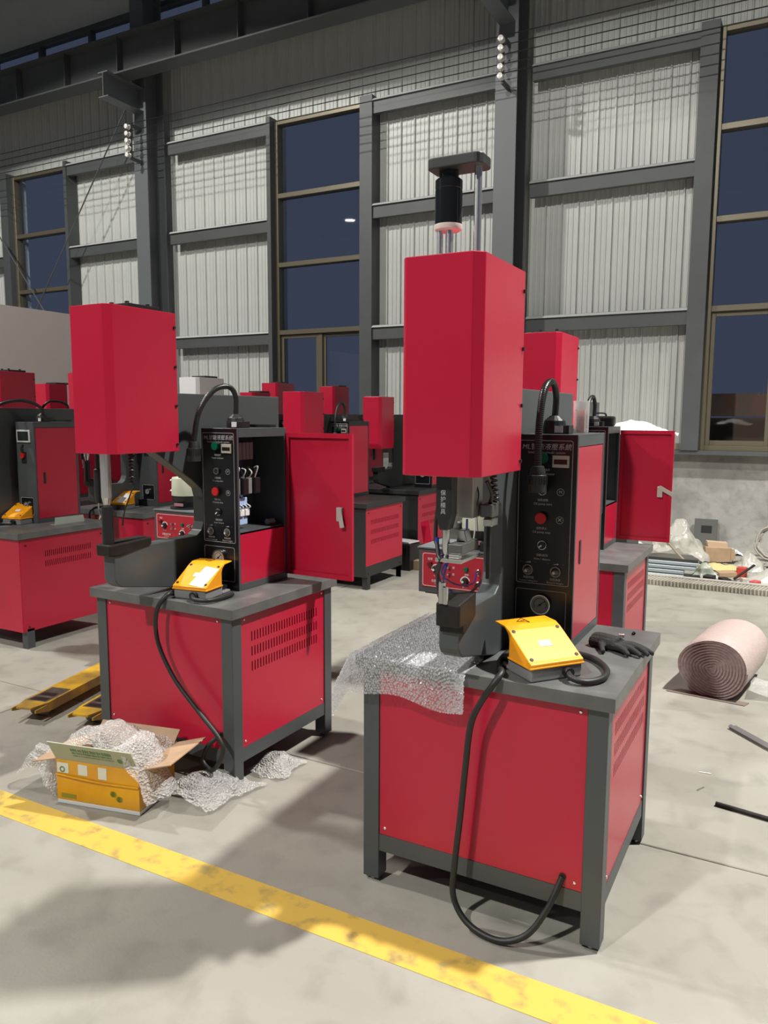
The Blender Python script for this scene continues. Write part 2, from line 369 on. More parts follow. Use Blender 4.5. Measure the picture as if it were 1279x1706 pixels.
# ------------------------------------------------------------------ insertion presses
SCREW = MB().lathe([(.005, 0), (.005, .0025), (.003, .004)], (0, 0, 0), 'y', 8).mesh('screw', CHROME)     # axis y
BOLT = MB().lathe([(.006, 0), (.006, .006)], (0, 0, 0), 'x', 8).mesh('screw', BLK)                         # axis x
def put(me, name, parent, loc, rot=(0,0,0), s=1):
    o = bpy.data.objects.new(name, me); COL.objects.link(o); o.parent = parent; o.location = loc; o.rotation_euler = rot; o.scale = (s,)*3; return o
def vent_panel(x0, x1, y0, y1, z0, z1, rows, ys0, ys1, n=26, sh=.042):
    """side panel (thickness in x) with real slots"""
    mb = MB(); zc = z1; pitch = (ys1-ys0)/n
    for zt in rows:
        mb.box(x0, x1, y0, y1, zt, zc); mb.box(x0, x1, y0, ys0, zt-sh, zt); mb.box(x0, x1, ys1, y1, zt-sh, zt)
        for i in range(n): mb.box(x0, x1, ys0+i*pitch+pitch*.36, ys0+(i+1)*pitch, zt-sh, zt)
        zc = zt-sh
    mb.box(x0, x1, y0, y1, z0, zc); return mb
def gooseneck(parent, pts, r, ribs=True):
    mb = MB().tube(pts, r, 10, True, 10); o = mb.obj('gooseneck', BLK, parent, smooth=60)
    if ribs:
        P = [Vector(p) for p in mb.v]; n = 10; cs = [sum((P[i*n+k] for k in range(n)), Vector())/n for i in range(len(P)//n)]
        rb = MB(); acc = 0
        for i in range(len(cs)-1):
            d = (cs[i+1]-cs[i]); L = d.length; m_ = max(1, int(L/.0052))
            if (i/len(cs)) < .42: continue
            for k in range(m_):
                c = cs[i]+d*((k+.5)/m_); t = d.normalized(); rb.tube([c-t*.0012, c+t*.0012], r*1.14, 8, False)
        rb.obj('gooseneck_ribs', mat('gooseneck_grey', (.10, .10, .10), .3, .6), parent, smooth=60)
    return o
def press(name, label, loc, yaw=0, W=.81, D=.738, right=-.42, jf=-.115, jt=1.01, tb=.24, diag=((.10,1.41),(.165,1.345)), yb=1.08, top=1.685,
          cab=(-.214, .206, .384, .765), head=(-.455, -.14, .119, -.2, .162, 1.422, 2.028), frame=GREY, headmat=RED, door='closed', detail=2,
          base='posts', lamp=True, lamp_pts=None, panel='black', ram='bar', group='insertion presses in the workshop', skip=(), cap='plate', vrows=(.672, .606, .540)):
    M_ = empty(name, (loc[0], loc[1], 0), yaw); tag(M_, label, 'press machine', group)
    zt = .756; L = .06
    # --- base
    if 'base' not in skip:
        lz = .012 if base == 'posts' else .0
        for (x, y) in ((-W, 0), (-L, 0), (-W, D-L), (-L, D-L)):
            if base == 'posts':
                B(x, x+L, y, y+L, .012, zt).obj('leg', frame, M_, bevel=.003)
                MB().lathe([(.018, 0), (.018, .005), (.007, .006), (.007, .012)], (x+L/2, y+L/2, 0), 'z', 10).obj('levelling_foot', STEEL, M_)
            else:
                B(x+.005, x+L, y+.03, y+L+.03 if y == 0 else y+L-.03, 0, .14).obj('leg', frame, M_, bevel=.003)
        B(-W-.02, .02, -.02, D+.02, zt, .80).obj('tabletop', TOPM if frame is GREY else frame, M_, bevel=.002)
        if base == 'posts':
            for (x0, x1, y0, y1) in ((-W+L, -L, .004, L), (-W+L, -L, D-L, D-.004), (-L, -.004, L, D-L), (-W+.004, -W+L, L, D-L)):
                B(x0, x1, y0, y1, .115, .175).obj('rail', frame, M_)
            fp = B(-W+L+.001, -L-.001, .006, .010, .176, zt-.004).obj('base_panel', RED, M_)
            spn = vent_panel(-.010, -.006, L+.001, D-L-.001, .176, zt-.004, vrows, .13, .63, 26).obj('vent_panel', RED, M_)
            B(-W+.006, -W+.01, L+.001, D-L-.001, .176, zt-.004).obj('base_panel', RED, M_); B(-W+L+.001, -L-.001, D-.01, D-.006, .176, zt-.004).obj('base_panel', RED, M_)
            B(-W+L+.02, -.09, L+.03, D-L-.02, .18, .20).obj('bottom_plate', INSIDE, M_); B(-.24, -.22, L+.03, D-L-.02, .2, .75).obj('oil_tank', INSIDE, M_)
            if detail >= 2:
                for (x, z) in ((-W+L+.022, .20), (-L-.022, .20), (-W+L+.022, .735), (-L-.022, .735)): put(SCREW, 'screw', fp, (x, .006, z), (0, 0, R(180)))
                for (y, z) in ((L+.022, .20), (D-L-.022, .20), (L+.022, .735), (D-L-.022, .735)): put(SCREW, 'screw', spn, (-.006, y, z), (0, 0, R(-90)))
        else:       # sheet metal covers right over the frame
            B(-W+.002, -.002, .0, .006, .12, zt-.006).obj('base_panel', RED if frame is GREY else frame, M_)
            rows = (.655, .585) if base == 'sheet' else (.64, .55, .46)
            x1 = 0.
            spn = vent_panel(x1-.006, x1, .006, D-.006, .12 if base == 'sheet' else .22, zt-.006, rows, .2 if base == 'sheet' else .1, .60 if base == 'sheet' else .66, 24).obj('vent_panel', RED, M_)
            if base == 'dark': B(-.006, -.001, .006, D-.006, .12, .219).obj('side_skirt', frame, M_)
            B(-W+.02, -.04, .03, D-.03, .13, zt-.01).obj('oil_tank', INSIDE, M_)
            if detail:
                for (y, z) in ((.05, .15), (.05, .71), (D-.05, .71), (D-.05, .15)): put(BOLT, 'screw', spn, (x1, y, z))
    # --- C frame: one thick plate
    wC = .065; xl = right-wC
    P = [(jf, jt), (jf, .905), (jf+.012, .885), (jf+.035, .87), (.2, .801), (yb, .801), (yb, top), (.02, top), (.02, 1.44), diag[0], diag[1], (tb-.012, diag[1][1]-.045), (tb, diag[1][1]-.085), (tb, jt+.06), (tb-.015, jt+.022), (tb-.05, jt)]
    MB().prism(P, xl, right, 'x').obj('c_frame', frame, M_, bevel=.004)
    # --- head cover
    hx, hyp, hw, hy0, hy1, hz0, hz1 = head; ch = .026
    hp = [(hx-hw, hy0+.012), (hx-hw+.012, hy0), (hx+hw-ch, hy0), (hx+hw, hy0+ch), (hx+hw, hy1), (hx-hw, hy1)]
    hc = MB().prism(hp, hz0, hz1, 'z').obj('head_cover', headmat, M_, bevel=.0025)
    if detail:
        for k in range(4): put(BOLT, 'screw', hc, (hx+hw, hy1-.012, hz0+.03+(hz1-hz0-.09)*k/3))
    if cap == 'plate':
        B(hx-.07, hx+.09, hy0+.13, hy0+.30, hz1, hz1+.018).obj('top_plate', BLK, hc, bevel=.002)
        if detail:
            for (a, b_) in ((-.04, .16), (.05, .16), (.05, .27)): MB().cyl((hx+a, hy0+b_, hz1+.018), .009, .012, 'z', 8).obj('top_bolt', BLK, hc)
    # --- ram and anvil
    if ram == 'rod':
        MB().lathe([(.021, 1.25), (.021, hz0+.02)], (hx, hyp, 0), 'z', 20).obj('ram_rod', CHROME, M_, smooth=40)
        MB().lathe([(.011, 1.215), (.014, 1.222), (.021, 1.25)], (hx, hyp, 0), 'z', 14).obj('ram_tip', STEEL, M_, smooth=40)
        MB().lathe([(.024, 1.05), (.024, 1.12), (.023, 1.125), (.023, 1.212), (.012, 1.215)], (hx, hyp, 0), 'z', 20).obj('punch_holder', BLK, M_, smooth=40)
        a = MB(); a.prism([(jf-.03, 1.008), (jf-.03, 1.056), (jf+.20, 1.064), (jf+.20, 1.03), (jf+.03, 1.004)], xl-.008, right+.008, 'x')
        a.obj('anvil_holder', OXIDE, M_, bevel=.006)
        B(xl+.008, right-.008, jf+.0, jf+.18, 1.0625, 1.0655).obj('anvil_slot', BLK, M_)
        # second thin black plunger with coil on the left
        MB().lathe([(.012, 1.22), (.016, 1.25), (.016, 1.36), (.008, 1.365), (.008, hz0)], (hx-.085, hyp+.03, 0), 'z', 12).obj('probe', BLK, M_, smooth=40)
        MB().tube([(hx-.085, hyp+.03, 1.22), (hx-.085, hyp+.03, 1.19), (hx-.078, hyp+.03, 1.17), (hx-.083, hyp+.03, 1.15)], .004, 6).obj('probe_wire', STEEL, M_)
        pts = [(hx+.085+.010*math.cos(k*.9), hyp+.06+.010*math.sin(k*.9), hz0-.002*k) for k in range(64)]+[(hx+.07, hyp+.03, 1.2), (hx+.02, hyp+.06, 1.13)]
        MB().tube(pts, .0035, 5, True, 2).obj('coiled_cord', BLK, M_)
    elif ram == 'bar':
        x0, x1 = hx-.024, hx+.024
        MB().prism([(x0, hz0+.02), (x1, hz0+.02), (x1, 1.31), (hx+.012, 1.265), (hx-.012, 1.265), (x0, 1.31)], hyp-.022, hyp+.022, 'y').obj('punch_holder', BLK, M_, bevel=.002)
        MB().lathe([(.009, 1.168), (.011, 1.172), (.011, 1.265)], (hx, hyp, 0), 'z', 14).obj('punch', STEEL, M_, smooth=40)
        a = MB(); a.prism([(jf-.03, .975), (jf-.03, 1.045), (jf+.10, 1.06), (jf+.10, .985), (jf+.012, .95), (jf-.002, .95), (jf-.002, .975)], xl+.002, right+.014, 'x'); a.obj('anvil_holder', OXIDE, M_, bevel=.005)
        MB().cyl((hx-.01, hyp, 1.045), .011, .062, 'z', 14).obj('anvil_pin', STEEL, M_, smooth=40)
        MB().cyl((hx+.004, hyp-.006, 1.045), .008, .050, 'z', 12).obj('anvil_pin', STEEL, M_, smooth=40)
    elif ram == 'thin':
        MB().cyl((hx, hyp, 1.12), .016, hz0-1.1, 'z', 12).obj('ram_rod', BLK, M_)
        B(xl-.006, right+.006, jf-.02, jf+.15, jt-.02, jt+.03).obj('anvil_holder', OXIDE, M_, bevel=.004)
    # --- control cabinet
    xr, cw, yf, ybk = cab; x0 = xr-cw; t = .004; CT = 1.531
    if 'cabinet' not in skip:
        mb = MB(); mb.box(x0, xr, yf, ybk, CT-.006, CT); mb.box(x0, xr, ybk-t, ybk, .801, CT-.006); mb.box(x0, x0+t, yf, ybk-t, .801, CT-.006)
        mb.box(xr-.012, xr, yf, yf+.012, .801, CT-.006); mb.box(xr-.012, xr, ybk-.016, ybk-t, .801, CT-.006); mb.box(xr-.012, xr, yf+.012, ybk-.016, CT-.04, CT-.006); mb.box(xr-.012, xr, yf+.012, ybk-.016, .801, .83)
        mb.box(x0+t, xr-.012, yf+.003, ybk-t, 1.06, 1.066)
        cb_ = mb.obj('cabinet_body', frame, M_, bevel=.001, seg=1)
        pm = BLACK if panel == 'black' else GREY
        cp = B(x0+.001, xr-.001, yf-.003, yf+.001, .802, CT-.001).obj('control_panel', pm, M_)
        yy = yf-.0036
        if door == 'closed':
            d = B(xr-.006, xr-.001, yf+.014, ybk-.018, .832, CT-.042).obj('cabinet_door', RED, M_, bevel=.001, seg=1)
            ly = yf+.075
            MB().prism(rrect(ly-.009, ly+.009, 1.085, 1.17, .008), xr-.001, xr+.0015, 'x').obj('door_handle', BLK, d)
        else:
            B(xr-.006, xr-.001, yf+.013, ybk-.017, .831, 1.055).obj('kick_panel', RED, M_)
            d = empty('cabinet_door', (xr+.002, ybk-.006, 0), R(door)); d.parent = M_     # local +x runs out along the open leaf
            dw = ybk-yf-.02 if detail < 2 else .375
            q = MB(); q.box(0, dw, .012, .016, .822, 1.507); lip = .018
            q.box(0, dw, 0, .012, .822, .826); q.box(0, dw, 0, .012, 1.503, 1.507); q.box(0, .004, 0, .012, .826, 1.503); q.box(dw-.004, dw, 0, .012, .826, 1.503)
            q.box(.004, lip, 0, .003, .826, 1.503); q.box(dw-lip, dw-.004, 0, .003, .826, 1.503); q.box(lip, dw-lip, 0, .003, .826, .826+lip); q.box(lip, dw-lip, 0, .003, 1.503-lip, 1.503)
            q.obj('door_leaf', RED, d)
            B(dw-.085, dw-.055, -.004, .012, 1.10, 1.165).obj('door_latch', ZINC, d, bevel=.002)
            cm = MB().box(-.012, .012, -.004, -.001, -.09, .005); cm.xf(Matrix.Translation((dw-.07, -.002, 1.16)) @ Matrix.Rotation(R(-12) if detail == 2 else R(-62), 4, 'Y')); cm.obj('latch_cam', ZINC, d)
            # electrics
            B(x0+.03, x0+.034, yf+.03, ybk-.12, 1.09, CT-.03).obj('mounting_plate', BLUEP, M_)
            xx = x0+.034
            if detail >= 2:
                WB = mat('device_white', (.8, .8, .8), .4); DG = mat('device_grey', (.22, .22, .22), .4); LB = mat('terminal_blue', (.40, .55, .85), .4)
                e1 = MB()
                tr = MB(); tr.box(xx, xx+.10, yf+.02, yf+.09, 1.38, 1.44); tr.obj('transformer', mat('brown_coil', (.06, .02, .015), .5), M_, bevel=.01)
                B(xx+.06, xx+.12, yf+.03, yf+.07, 1.441, 1.475).obj('breaker', WB, M_, bevel=.002)
                for k in range(4): B(xx, xx+.09, yf+.11+k*.026, yf+.132+k*.026, 1.385, 1.465).obj('breaker', mat('device_grey', (.22, .22, .22), .4), M_, bevel=.002)
                for k in range(5): B(xx, xx+.12-.015*(k % 2), yf+.02+k*.042, yf+.056+k*.042, 1.225, 1.30).obj('contactor', [WB, DG, BLK, DG, BLK][k], M_, bevel=.003)
                for k in range(9): MB().tube([(xx+.10, yf+.03+k*.022, 1.30), (xx+.115, yf+.035+k*.022, 1.325+.012*(k % 3)), (xx+.09, yf+.04+k*.022, 1.345)], .0035, 5).obj('wire', WB if k % 2 == 0 else BLK, M_)
                for z in (1.175, 1.085):
                    B(xx, xx+.10, yf+.02, yf+.15, z, z+.035).obj('wiring_duct', LB, M_, bevel=.002)
                for k in range(4): B(xx, xx+.11, yf+.02+k*.035, yf+.05+k*.035, 1.125, 1.155).obj('relay', WB, M_, bevel=.003)
                for k in range(6): MB().tube([(xx+.10, yf+.025+k*.024, 1.155), (xx+.118, yf+.03+k*.024, 1.168), (xx+.09, yf+.032+k*.024, 1.18)], .003, 5).obj('wire', WHT, M_)
                MB().lathe([(.014, 0), (.014, .05)], (xr-.06, ybk-.08, 1.08), 'y', 10).obj('cable_gland', mat('gland_grey', (.3, .3, .3), .5), M_)
            else:
                for k in range(3): B(xx, xx+.05, yf+.05+k*.05, yf+.09+k*.05, 1.10, 1.16).obj('relay', WHT, M_, bevel=.003)
        # front panel print and controls
        if panel == 'black':
            ring_outline(x0+.006, xr-.015, 1.017, 1.511, yy, .0018 if detail >= 2 else .003).obj('panel_outline', GREYW, cp)
            ring_outline(x0+.006, xr-.022, .84, .997, yy, .0016 if detail >= 2 else .003).obj('panel_outline', GREYW, cp)
            text('lettering', 'ML智能液壓系統', .0235, GREYW, cp, (xr-.105, yy, 1.488), shear=.12 if detail >= 2 else 0)
            if detail >= 1:
                text('lettering', 'Intelligent hydraulic system', .0118, GREYW, cp, (xr-.105, yy, 1.470))
            if detail >= 2:
                for s, e, xx_, z in (('電源指示', 'Power indicator', -.11, 1.405), ('油泵啟動', 'Oil pump start', -.113, 1.302), ('油泵停止', 'Oil pump stop', -.115, 1.205), ('啟動/解除', 'Arm / disarm', -.11, 1.112)):
                    text('lettering', s, .0095, GREYW, cp, (xr+xx_, yy, z+.006)); text('lettering', e, .0108, GREYW, cp, (xr+xx_, yy, z-.007))
                for s, e, xx_ in (('保壓時間', 'Pressure holding time', -.156, ), ('回程高度', 'Return height', -.062)):
                    text('lettering', s, .0095, GREYW, cp, (xr+xx_, yy, 1.037)); text('lettering', e, .0075 if 'Press' in e else .0105, GREYW, cp, (xr+xx_, yy, 1.026))
                for xx_ in (-.158, -.061):
                    for dx, s in ((-.027, '—'), (0, '▂▄▆'), (.025, '—')): text('lettering', s, .006, GREYW, cp, (xr+xx_+dx, yy, 1.092))
                for z, s in ((1.338, 'M'), (1.243, '×')):
                    annulus(xr-.053, z, yy, .0112, .0125).obj('symbol', GREYW, cp); text('lettering', s, .014 if s == 'M' else .028, GREYW, cp, (xr-.053, yy, z))
            MB().lathe([(.018, 0), (.018, .006), (.015, .008), (.014, .020)], (xr-.112, yf-.0232, 1.452), 'y', 18).obj('indicator_light', GREEN, cp, smooth=40)
            c_ = B(xr-.083, xr-.026, yf-.011, yf-.003, 1.421, 1.462).obj('hour_counter', mat('counter_case', (.40, .40, .36), .5), cp, bevel=.002)
            B(xr-.077, xr-.032, yf-.0118, yf-.0109, 1.432, 1.448).obj('counter_display', mat('counter_window', (.02, .012, .01), .2), cp)
            MB().lathe([(.012, 0), (.016, .004), (.016, .012)], (xr-.113, yf-.0145, 1.340), 'y', 18).obj('start_button', BLK, cp, smooth=40); annulus(xr-.113, 1.340, yf-.0146, .012, .0145).obj('button_ring', STEEL, cp)
            MB().lathe([(.018, 0), (.020, .004), (.018, .012), (.012, .02)], (xr-.115, yf-.023, 1.248), 'y', 20).obj('stop_button', REDB, cp, smooth=40)
            annulus(xr-.11, 1.154, yy-.006, .013, .016).obj('selector_ring', STEEL, cp); MB().lathe([(.0125, 0), (.0145, .012)], (xr-.11, yf-.0165, 1.154), 'y', 18).obj('selector_knob', BLK, cp)
            MB().box(-.0022, .0022, 0, .001, -.012, .001).xf(Matrix.Translation((xr-.11, yf-.0176, 1.154)) @ Matrix.Rotation(R(50), 4, 'Y')).obj('selector_mark', WHT, cp)
            for xx_ in (-.158, -.061):
                annulus(xr+xx_, 1.065, yy-.004, .0145, .0185).obj('dial_ring', mat('dial_grey', (.25, .25, .25), .4), cp)
                MB().lathe([(.007, 0), (.010, .004), (.013, .016)], (xr+xx_, yf-.0195, 1.065), 'y', 16).obj('dial_knob', mat('knob_grey', (.12, .12, .12), .35), cp, smooth=40)
                MB().cyl((xr+xx_-.003, yf-.0205, 1.063), .005, .001, 'y', 10).obj('knob_cap', mat('knob_cap', (.6, .6, .58), .3), cp)
            gx, gz, gr = xr-.108, .948, .034
        else:
            gx, gz, gr = xr-.1, .93, .026
            B(xr-.168, xr-.024, yf-.005, yf-.003, .855, .99).obj('gauge_plate', BLACK, cp); ring_outline(xr-.165, xr-.027, .858, .987, yf-.0052, .003).obj('panel_outline', GREYW, cp)
            hm = B(xr-.17, xr-.03, yf-.014, yf-.003, 1.385, 1.475).obj('display_bezel', mat('bezel_white', (.5, .5, .5), .4), cp, bevel=.002)
            B(xr-.158, xr-.042, yf-.0148, yf-.0139, 1.397, 1.463).obj('display_screen', mat('screen_dark', (.02, .024, .022), .2), cp)
            MB().tube([(xr-.115, yf-.006, 1.37), (xr-.12, yf-.02, 1.34), (xr-.11, yf-.012, 1.31)], .006, 6).obj('key_strap', BLK, cp)
            MB().lathe([(.02, 0), (.016, .02)], (xr-.11, yf-.023, 1.29), 'y', 12).obj('stop_button', REDB, cp); B(xr-.135, xr-.085, yf-.008, yf-.003, 1.235, 1.315).obj('button_plate', BLK, cp)
        g_ = MB().lathe([(gr, -.016), (gr, -.003)], (gx, yf, gz), 'y', 24).obj('pressure_gauge', DIAL, M_)
        MB().lathe([(gr-.003, -.0185), (gr+.001, -.0185), (gr+.002, -.012), (gr+.001, -.003)], (gx, yf, gz), 'y', 24, cap=False).obj('gauge_rim', STEEL, g_, smooth=40)
        if detail >= 1:
            annulus(gx, gz, yf-.0165, gr*.62, gr*.68, -30, 210).obj('gauge_scale', BLK, g_)
            MB().box(-.0012, .0012, 0, .0008, -gr*.35, gr*.62).xf(Matrix.Translation((gx, yf-.0175, gz)) @ Matrix.Rotation(R(50), 4, 'Y')).obj('gauge_needle', BLK, g_)
            MB().cyl((gx, yf-.0185, gz), .004, .002, 'y', 10).obj('gauge_hub', BLK, g_)
        # top bracket strip (black) behind the lamp
        B(x0-.01, xr-.06, ybk-.05, ybk+.0, CT+.001, CT+.014).obj('cable_tray', BLK, M_)
        if lamp:
            lp = lamp_pts or [(xr-.11, yf+.10, CT+.06), (xr-.108, yf+.10, 1.665), (xr-.112, yf+.06, 1.708), (xr-.118, yf-.01, 1.675), (xr-.116, yf-.06, 1.56), (xr-.112, yf-.075, 1.43)]
            lm_ = empty('work_lamp', (0, 0, 0)); lm_.parent = M_
            bx, by = lp[0][0], lp[0][1]
            bs = MB().lathe([(.042, 0), (.042, .02), (.036, .045), (.016, .062)], (bx, by, CT+.001), 'z', 14); bs.box(bx+.0, bx+.058, by-.03, by+.03, CT+.001, CT+.03); bs.obj('lamp_base', BLK, lm_, bevel=.002)
            B(bx+.012, bx+.04, by-.0435, by-.042, CT+.005, CT+.028).obj('lamp_label', WHITEP, lm_)
            gooseneck(lm_, lp, .0115, detail >= 2)
            e_ = Vector(lp[-1])
            MB().lathe([(.012, .0), (.020, -.002), (.026, -.022), (.0265, -.03), (.030, -.032), (.030, -.088), (.026, -.089), (.022, -.07)], (e_.x, e_.y, e_.z), 'z', 22, cap=False).obj('lamp_head', mat('lamp_black', (.025, .026, .027), .4), lm_, smooth=35)
            fn = MB()
            for k in range(22):
                a = 2*math.pi*k/22; fn.add(*[(lambda c: (c.v, c.f))(MB().box(-.0012, .0012, .029, .0325, -.062, -.034).xf(Matrix.Translation(e_) @ Matrix.Rotation(a, 4, 'Z')))][0])
            fn.obj('lamp_fins', mat('lamp_black', (.025, .026, .027), .4), lm_)
            MB().cyl((e_.x, e_.y, e_.z-.085), .0255, .003, 'z', 18).obj('lamp_lens_cover', mat('frosted', (.3, .3, .3), .4), lm_)
    return M_

O1 = (-.443, 2.191); O2 = (-2.027, 2.452); YAW2 = R(-1.484)
p1 = press('insertion_press', 'nearest red and grey insertion press, with chrome rods above its tall head', O1)
# M1 extras: cylinder on top and tooling
hc = [c for c in p1.children if c.name.startswith('head_cover')][0]
for c in list(hc.children):
    if c.name.startswith('top_'): bpy.data.objects.remove(c)
cx, cy = -.462, -.14
MB().lathe([(.0375, 2.115), (.0375, 2.205), (.0365, 2.206), (.0365, 2.209), (.0375, 2.21), (.0375, 2.232), (.03, 2.238), (.027, 2.239), (.027, 2.256)], (cx, cy, 0), 'z', 28).obj('stroke_cylinder', mat('gloss_black', (.012, .013, .015), .12), p1, smooth=35)
MB().lathe([(.030, 2.098), (.037, 2.101), (.039, 2.107), (.039, 2.1145)], (cx, cy, 0), 'z', 28).obj('cylinder_ring', mat('ring_pinkish', (.70, .60, .58), .5), p1, smooth=35)
MB().prism(rrect(-.512, -.352, -.185, -.095, .02), 2.257, 2.285, 'z').obj('crosshead_plate', mat('crosshead_paint', (.03, .034, .033), .45), p1, bevel=.003)
for (a, b_, r, z1_) in ((-.480, -.155, .0085, 2.10), (-.452, -.155, .0085, 2.10), (-.466, -.122, .011, 2.10), (-.376, -.14, .0105, 2.292)):
    MB().cyl((a, b_, 2.0), r, z1_-2.0, 'z', 16).obj('guide_rod', CHROME, p1, smooth=40)
# fixture on the punch
B(-.445, -.40, -.15, -.02, 1.195, 1.225).obj('fixture_block', mat('fixture_grey', (.16, .16, .155), .35, .7), p1, bevel=.003)
B(-.478, -.395, -.165, -.02, 1.172, 1.183).obj('fixture_plate', STEEL, p1, bevel=.001)
B(-.44, -.405, -.155, -.14, 1.184, 1.1945).obj('fixture_jaw', STEEL, p1, bevel=.002)
MB().prism([(-.432, 1.26), (-.415, 1.26), (-.405, 1.226), (-.44, 1.226)], -.10, -.06, 'y').obj('fixture_jaw', STEEL, p1, bevel=.002)
B(-.46, -.405, -.06, .02, 1.29, 1.425).obj('slide_block', mat('aluminium', (.42, .42, .40), .4, .6), p1, bevel=.003)
B(-.40, -.36, -.02, .04, 1.29, 1.33).obj('valve_block', mat('fixture_grey', (.16, .16, .155), .35, .7), p1, bevel=.004)
B(-.385, -.355, -.03, .02, 1.265, 1.288).obj('sensor', STEEL, p1, bevel=.003)
B(-.385, -.372, .0, .013, 1.10, 1.265).obj('sensor_post', BLK, p1, bevel=.002)
for k, (pts, m_, r) in enumerate([
    ([(-.487, -.12, 1.35), (-.50, -.11, 1.29), (-.497, -.12, 1.23), (-.487, -.13, 1.215), (-.475, -.15, 1.19), (-.46, -.165, 1.178)], BLK, .006),
    ([(-.493, -.12, 1.235), (-.486, -.13, 1.205), (-.470, -.147, 1.185)], BLUE, .006),
    ([(-.462, -.165, 1.172), (-.50, -.10, 1.13), (-.56, .10, 1.03), (-.64, .50, .925), (-.70, .80, .915), (-.733, .90, .922)], BLK, .005),
    ([(-.458, -.165, 1.170), (-.49, -.12, 1.11), (-.55, .05, 1.0), (-.65, .45, .885), (-.74, .80, .862), (-.768, .90, .868)], BLK, .005),
    ([(-.455, -.12, 1.171), (-.53, .0, 1.10), (-.60, .3, 1.0), (-.70, .7, .92), (-.768, .90, .922)], BLUE, .0035),
    ([(-.455, -.12, 1.171), (-.52, .0, 1.07), (-.60, .35, .93), (-.69, .75, .872), (-.733, .90, .868)], BLUE, .0035),
    ([(-.415, -.08, 1.29), (-.418, -.07, 1.24), (-.415, -.06, 1.24), (-.41, -.06, 1.226)], BLUE, .0035),
    ([(-.375, -.03, 1.40), (-.365, -.01, 1.36), (-.375, .0, 1.33)], BLK, .006),
    ([(-.42, -.02, 1.41), (-.40, -.03, 1.36), (-.41, -.03, 1.30)], BLK, .0025)]):
    MB().tube(pts, r, 8).obj('air_hose', m_, p1, smooth=60)
pts = [(-.36+.009*math.cos(k*1.0), -.02+.009*math.sin(k*1.0)+.0008*k, 1.43-.0022*k) for k in range(45)]
MB().tube(pts, .003, 5, True, 2).obj('coiled_cord', BLK, p1, smooth=60)
for i, s in enumerate('保护模具'): text('lettering', s, .017, GREYW, p1, (-.456, -.1626, 1.372-i*.018))
MB().lathe([(.011, -.001), (.011, .004)], (-.119, .002, .209), 'y', 14).obj('cable_grommet', RUB, p1)

def clear_bits(root, names):
    for c in list(root.children):
        if c.name.split('.')[0] in names: bpy.data.objects.remove(c)
p2 = press('insertion_press', 'red and grey insertion press with its control cabinet door swung open, left of centre', O2, YAW2, right=-.45, jf=-.2, jt=1.03, tb=.335,
      diag=((.055, 1.418), (.262, 1.292)), yb=.92, cab=(-.18, .206, .264, .622), head=(-.482, -.2, .112, -.262, .106, 1.432, 2.018), door=0, ram='rod',
      lamp_pts=[(-.275, .37, 1.585), (-.272, .37, 1.67), (-.285, .34, 1.715), (-.31, .27, 1.70), (-.335, .2, 1.61), (-.345, .17, 1.475)])
MB().lathe([(.011, -.001), (.011, .004)], (-.07, .002, .244), 'y', 14).obj('cable_grommet', RUB, p2)

# ------------------------------------------------------------------ background presses
press('insertion_press', 'insertion press behind the tall press with its empty cabinet door open to the right', (-.81, 4.26), 0, door=0, detail=1, ram='thin', cab=(-.205, .206, .40, .74))
press('insertion_press', 'black framed insertion press with red vented base behind the open cabinet door', (-3.44, 6.05), 0, frame=DARK, base='dark', detail=1, right=-.60, yb=.9, top=1.60, cab=(-.39, .206, .36, .75),
      head=(-.65, -.14, .112, -.2, .15, 1.30, 1.80), ram='thin', cap='none')
press('insertion_press', 'black framed press with low red head hanging over an open throat, beside the tall press', (-3.56, 7.38), 0, frame=DARK, base='dark', detail=1, cab=(-.02, .206, .384, .72), yb=.9, top=1.6,
      head=(-.455, -.14, .110, -.2, .10, 1.24, 1.785), ram='thin', cap='none', lamp=False)
press('insertion_press', 'red press head right of the square red head, in front of the middle window', (-4.53, 8.03), 0, frame=DARK, base='dark', detail=0, head=(-.455, -.14, .105, -.2, .14, 1.40, 1.925), ram='thin', lamp=False, top=1.6)
press('insertion_press', 'red press head with black cap plate, left of the middle window foot', (-5.69, 8.47), 0, detail=0, head=(-.455, -.14, .125, -.2, .19, 1.40, 2.0), ram='thin', lamp=False, top=1.6)
press('insertion_press', 'small far red press head peeping over the grey arm by the window', (-4.98, 7.1), 0, detail=0, head=(-.455, -.14, .1, -.2, .1, 1.40, 1.835), ram='thin', lamp=False, top=1.6, yb=.9)
press('insertion_press', 'press with a white head cover behind the open cabinet press', (-4.5, 5.65), 0, detail=0, head=(-.455, -.14, .115, -.2, .16, 1.42, 1.925), headmat=WHITEP, ram='thin', lamp=False, top=1.6, yb=.9)
press('insertion_press', 'red press at the left edge with grey display panel and vented sheet base', (-4.56, 3.35), 0, base='sheet', detail=1, panel='grey', right=-.52, yb=.95, top=1.63, cab=(-.295, .19, .384, .765),
      head=(-.56, -.14, .119, -.2, .162, 1.42, 2.0), ram='bar', lamp_pts=[(-.37, .52, 1.575), (-.365, .52, 1.62), (-.39, .47, 1.665), (-.44, .38, 1.685), (-.50, .27, 1.65), (-.535, .22, 1.56), (-.545, .2, 1.47)])
press('insertion_press', 'press seen through the throat of the open cabinet press, with gauge plate', (-4.65, 4.55), 0, base='sheet', detail=1, panel='grey', head=(-.455, -.14, .119, -.2, .162, 1.42, 1.915), ram='rod', yb=.9, top=1.6)
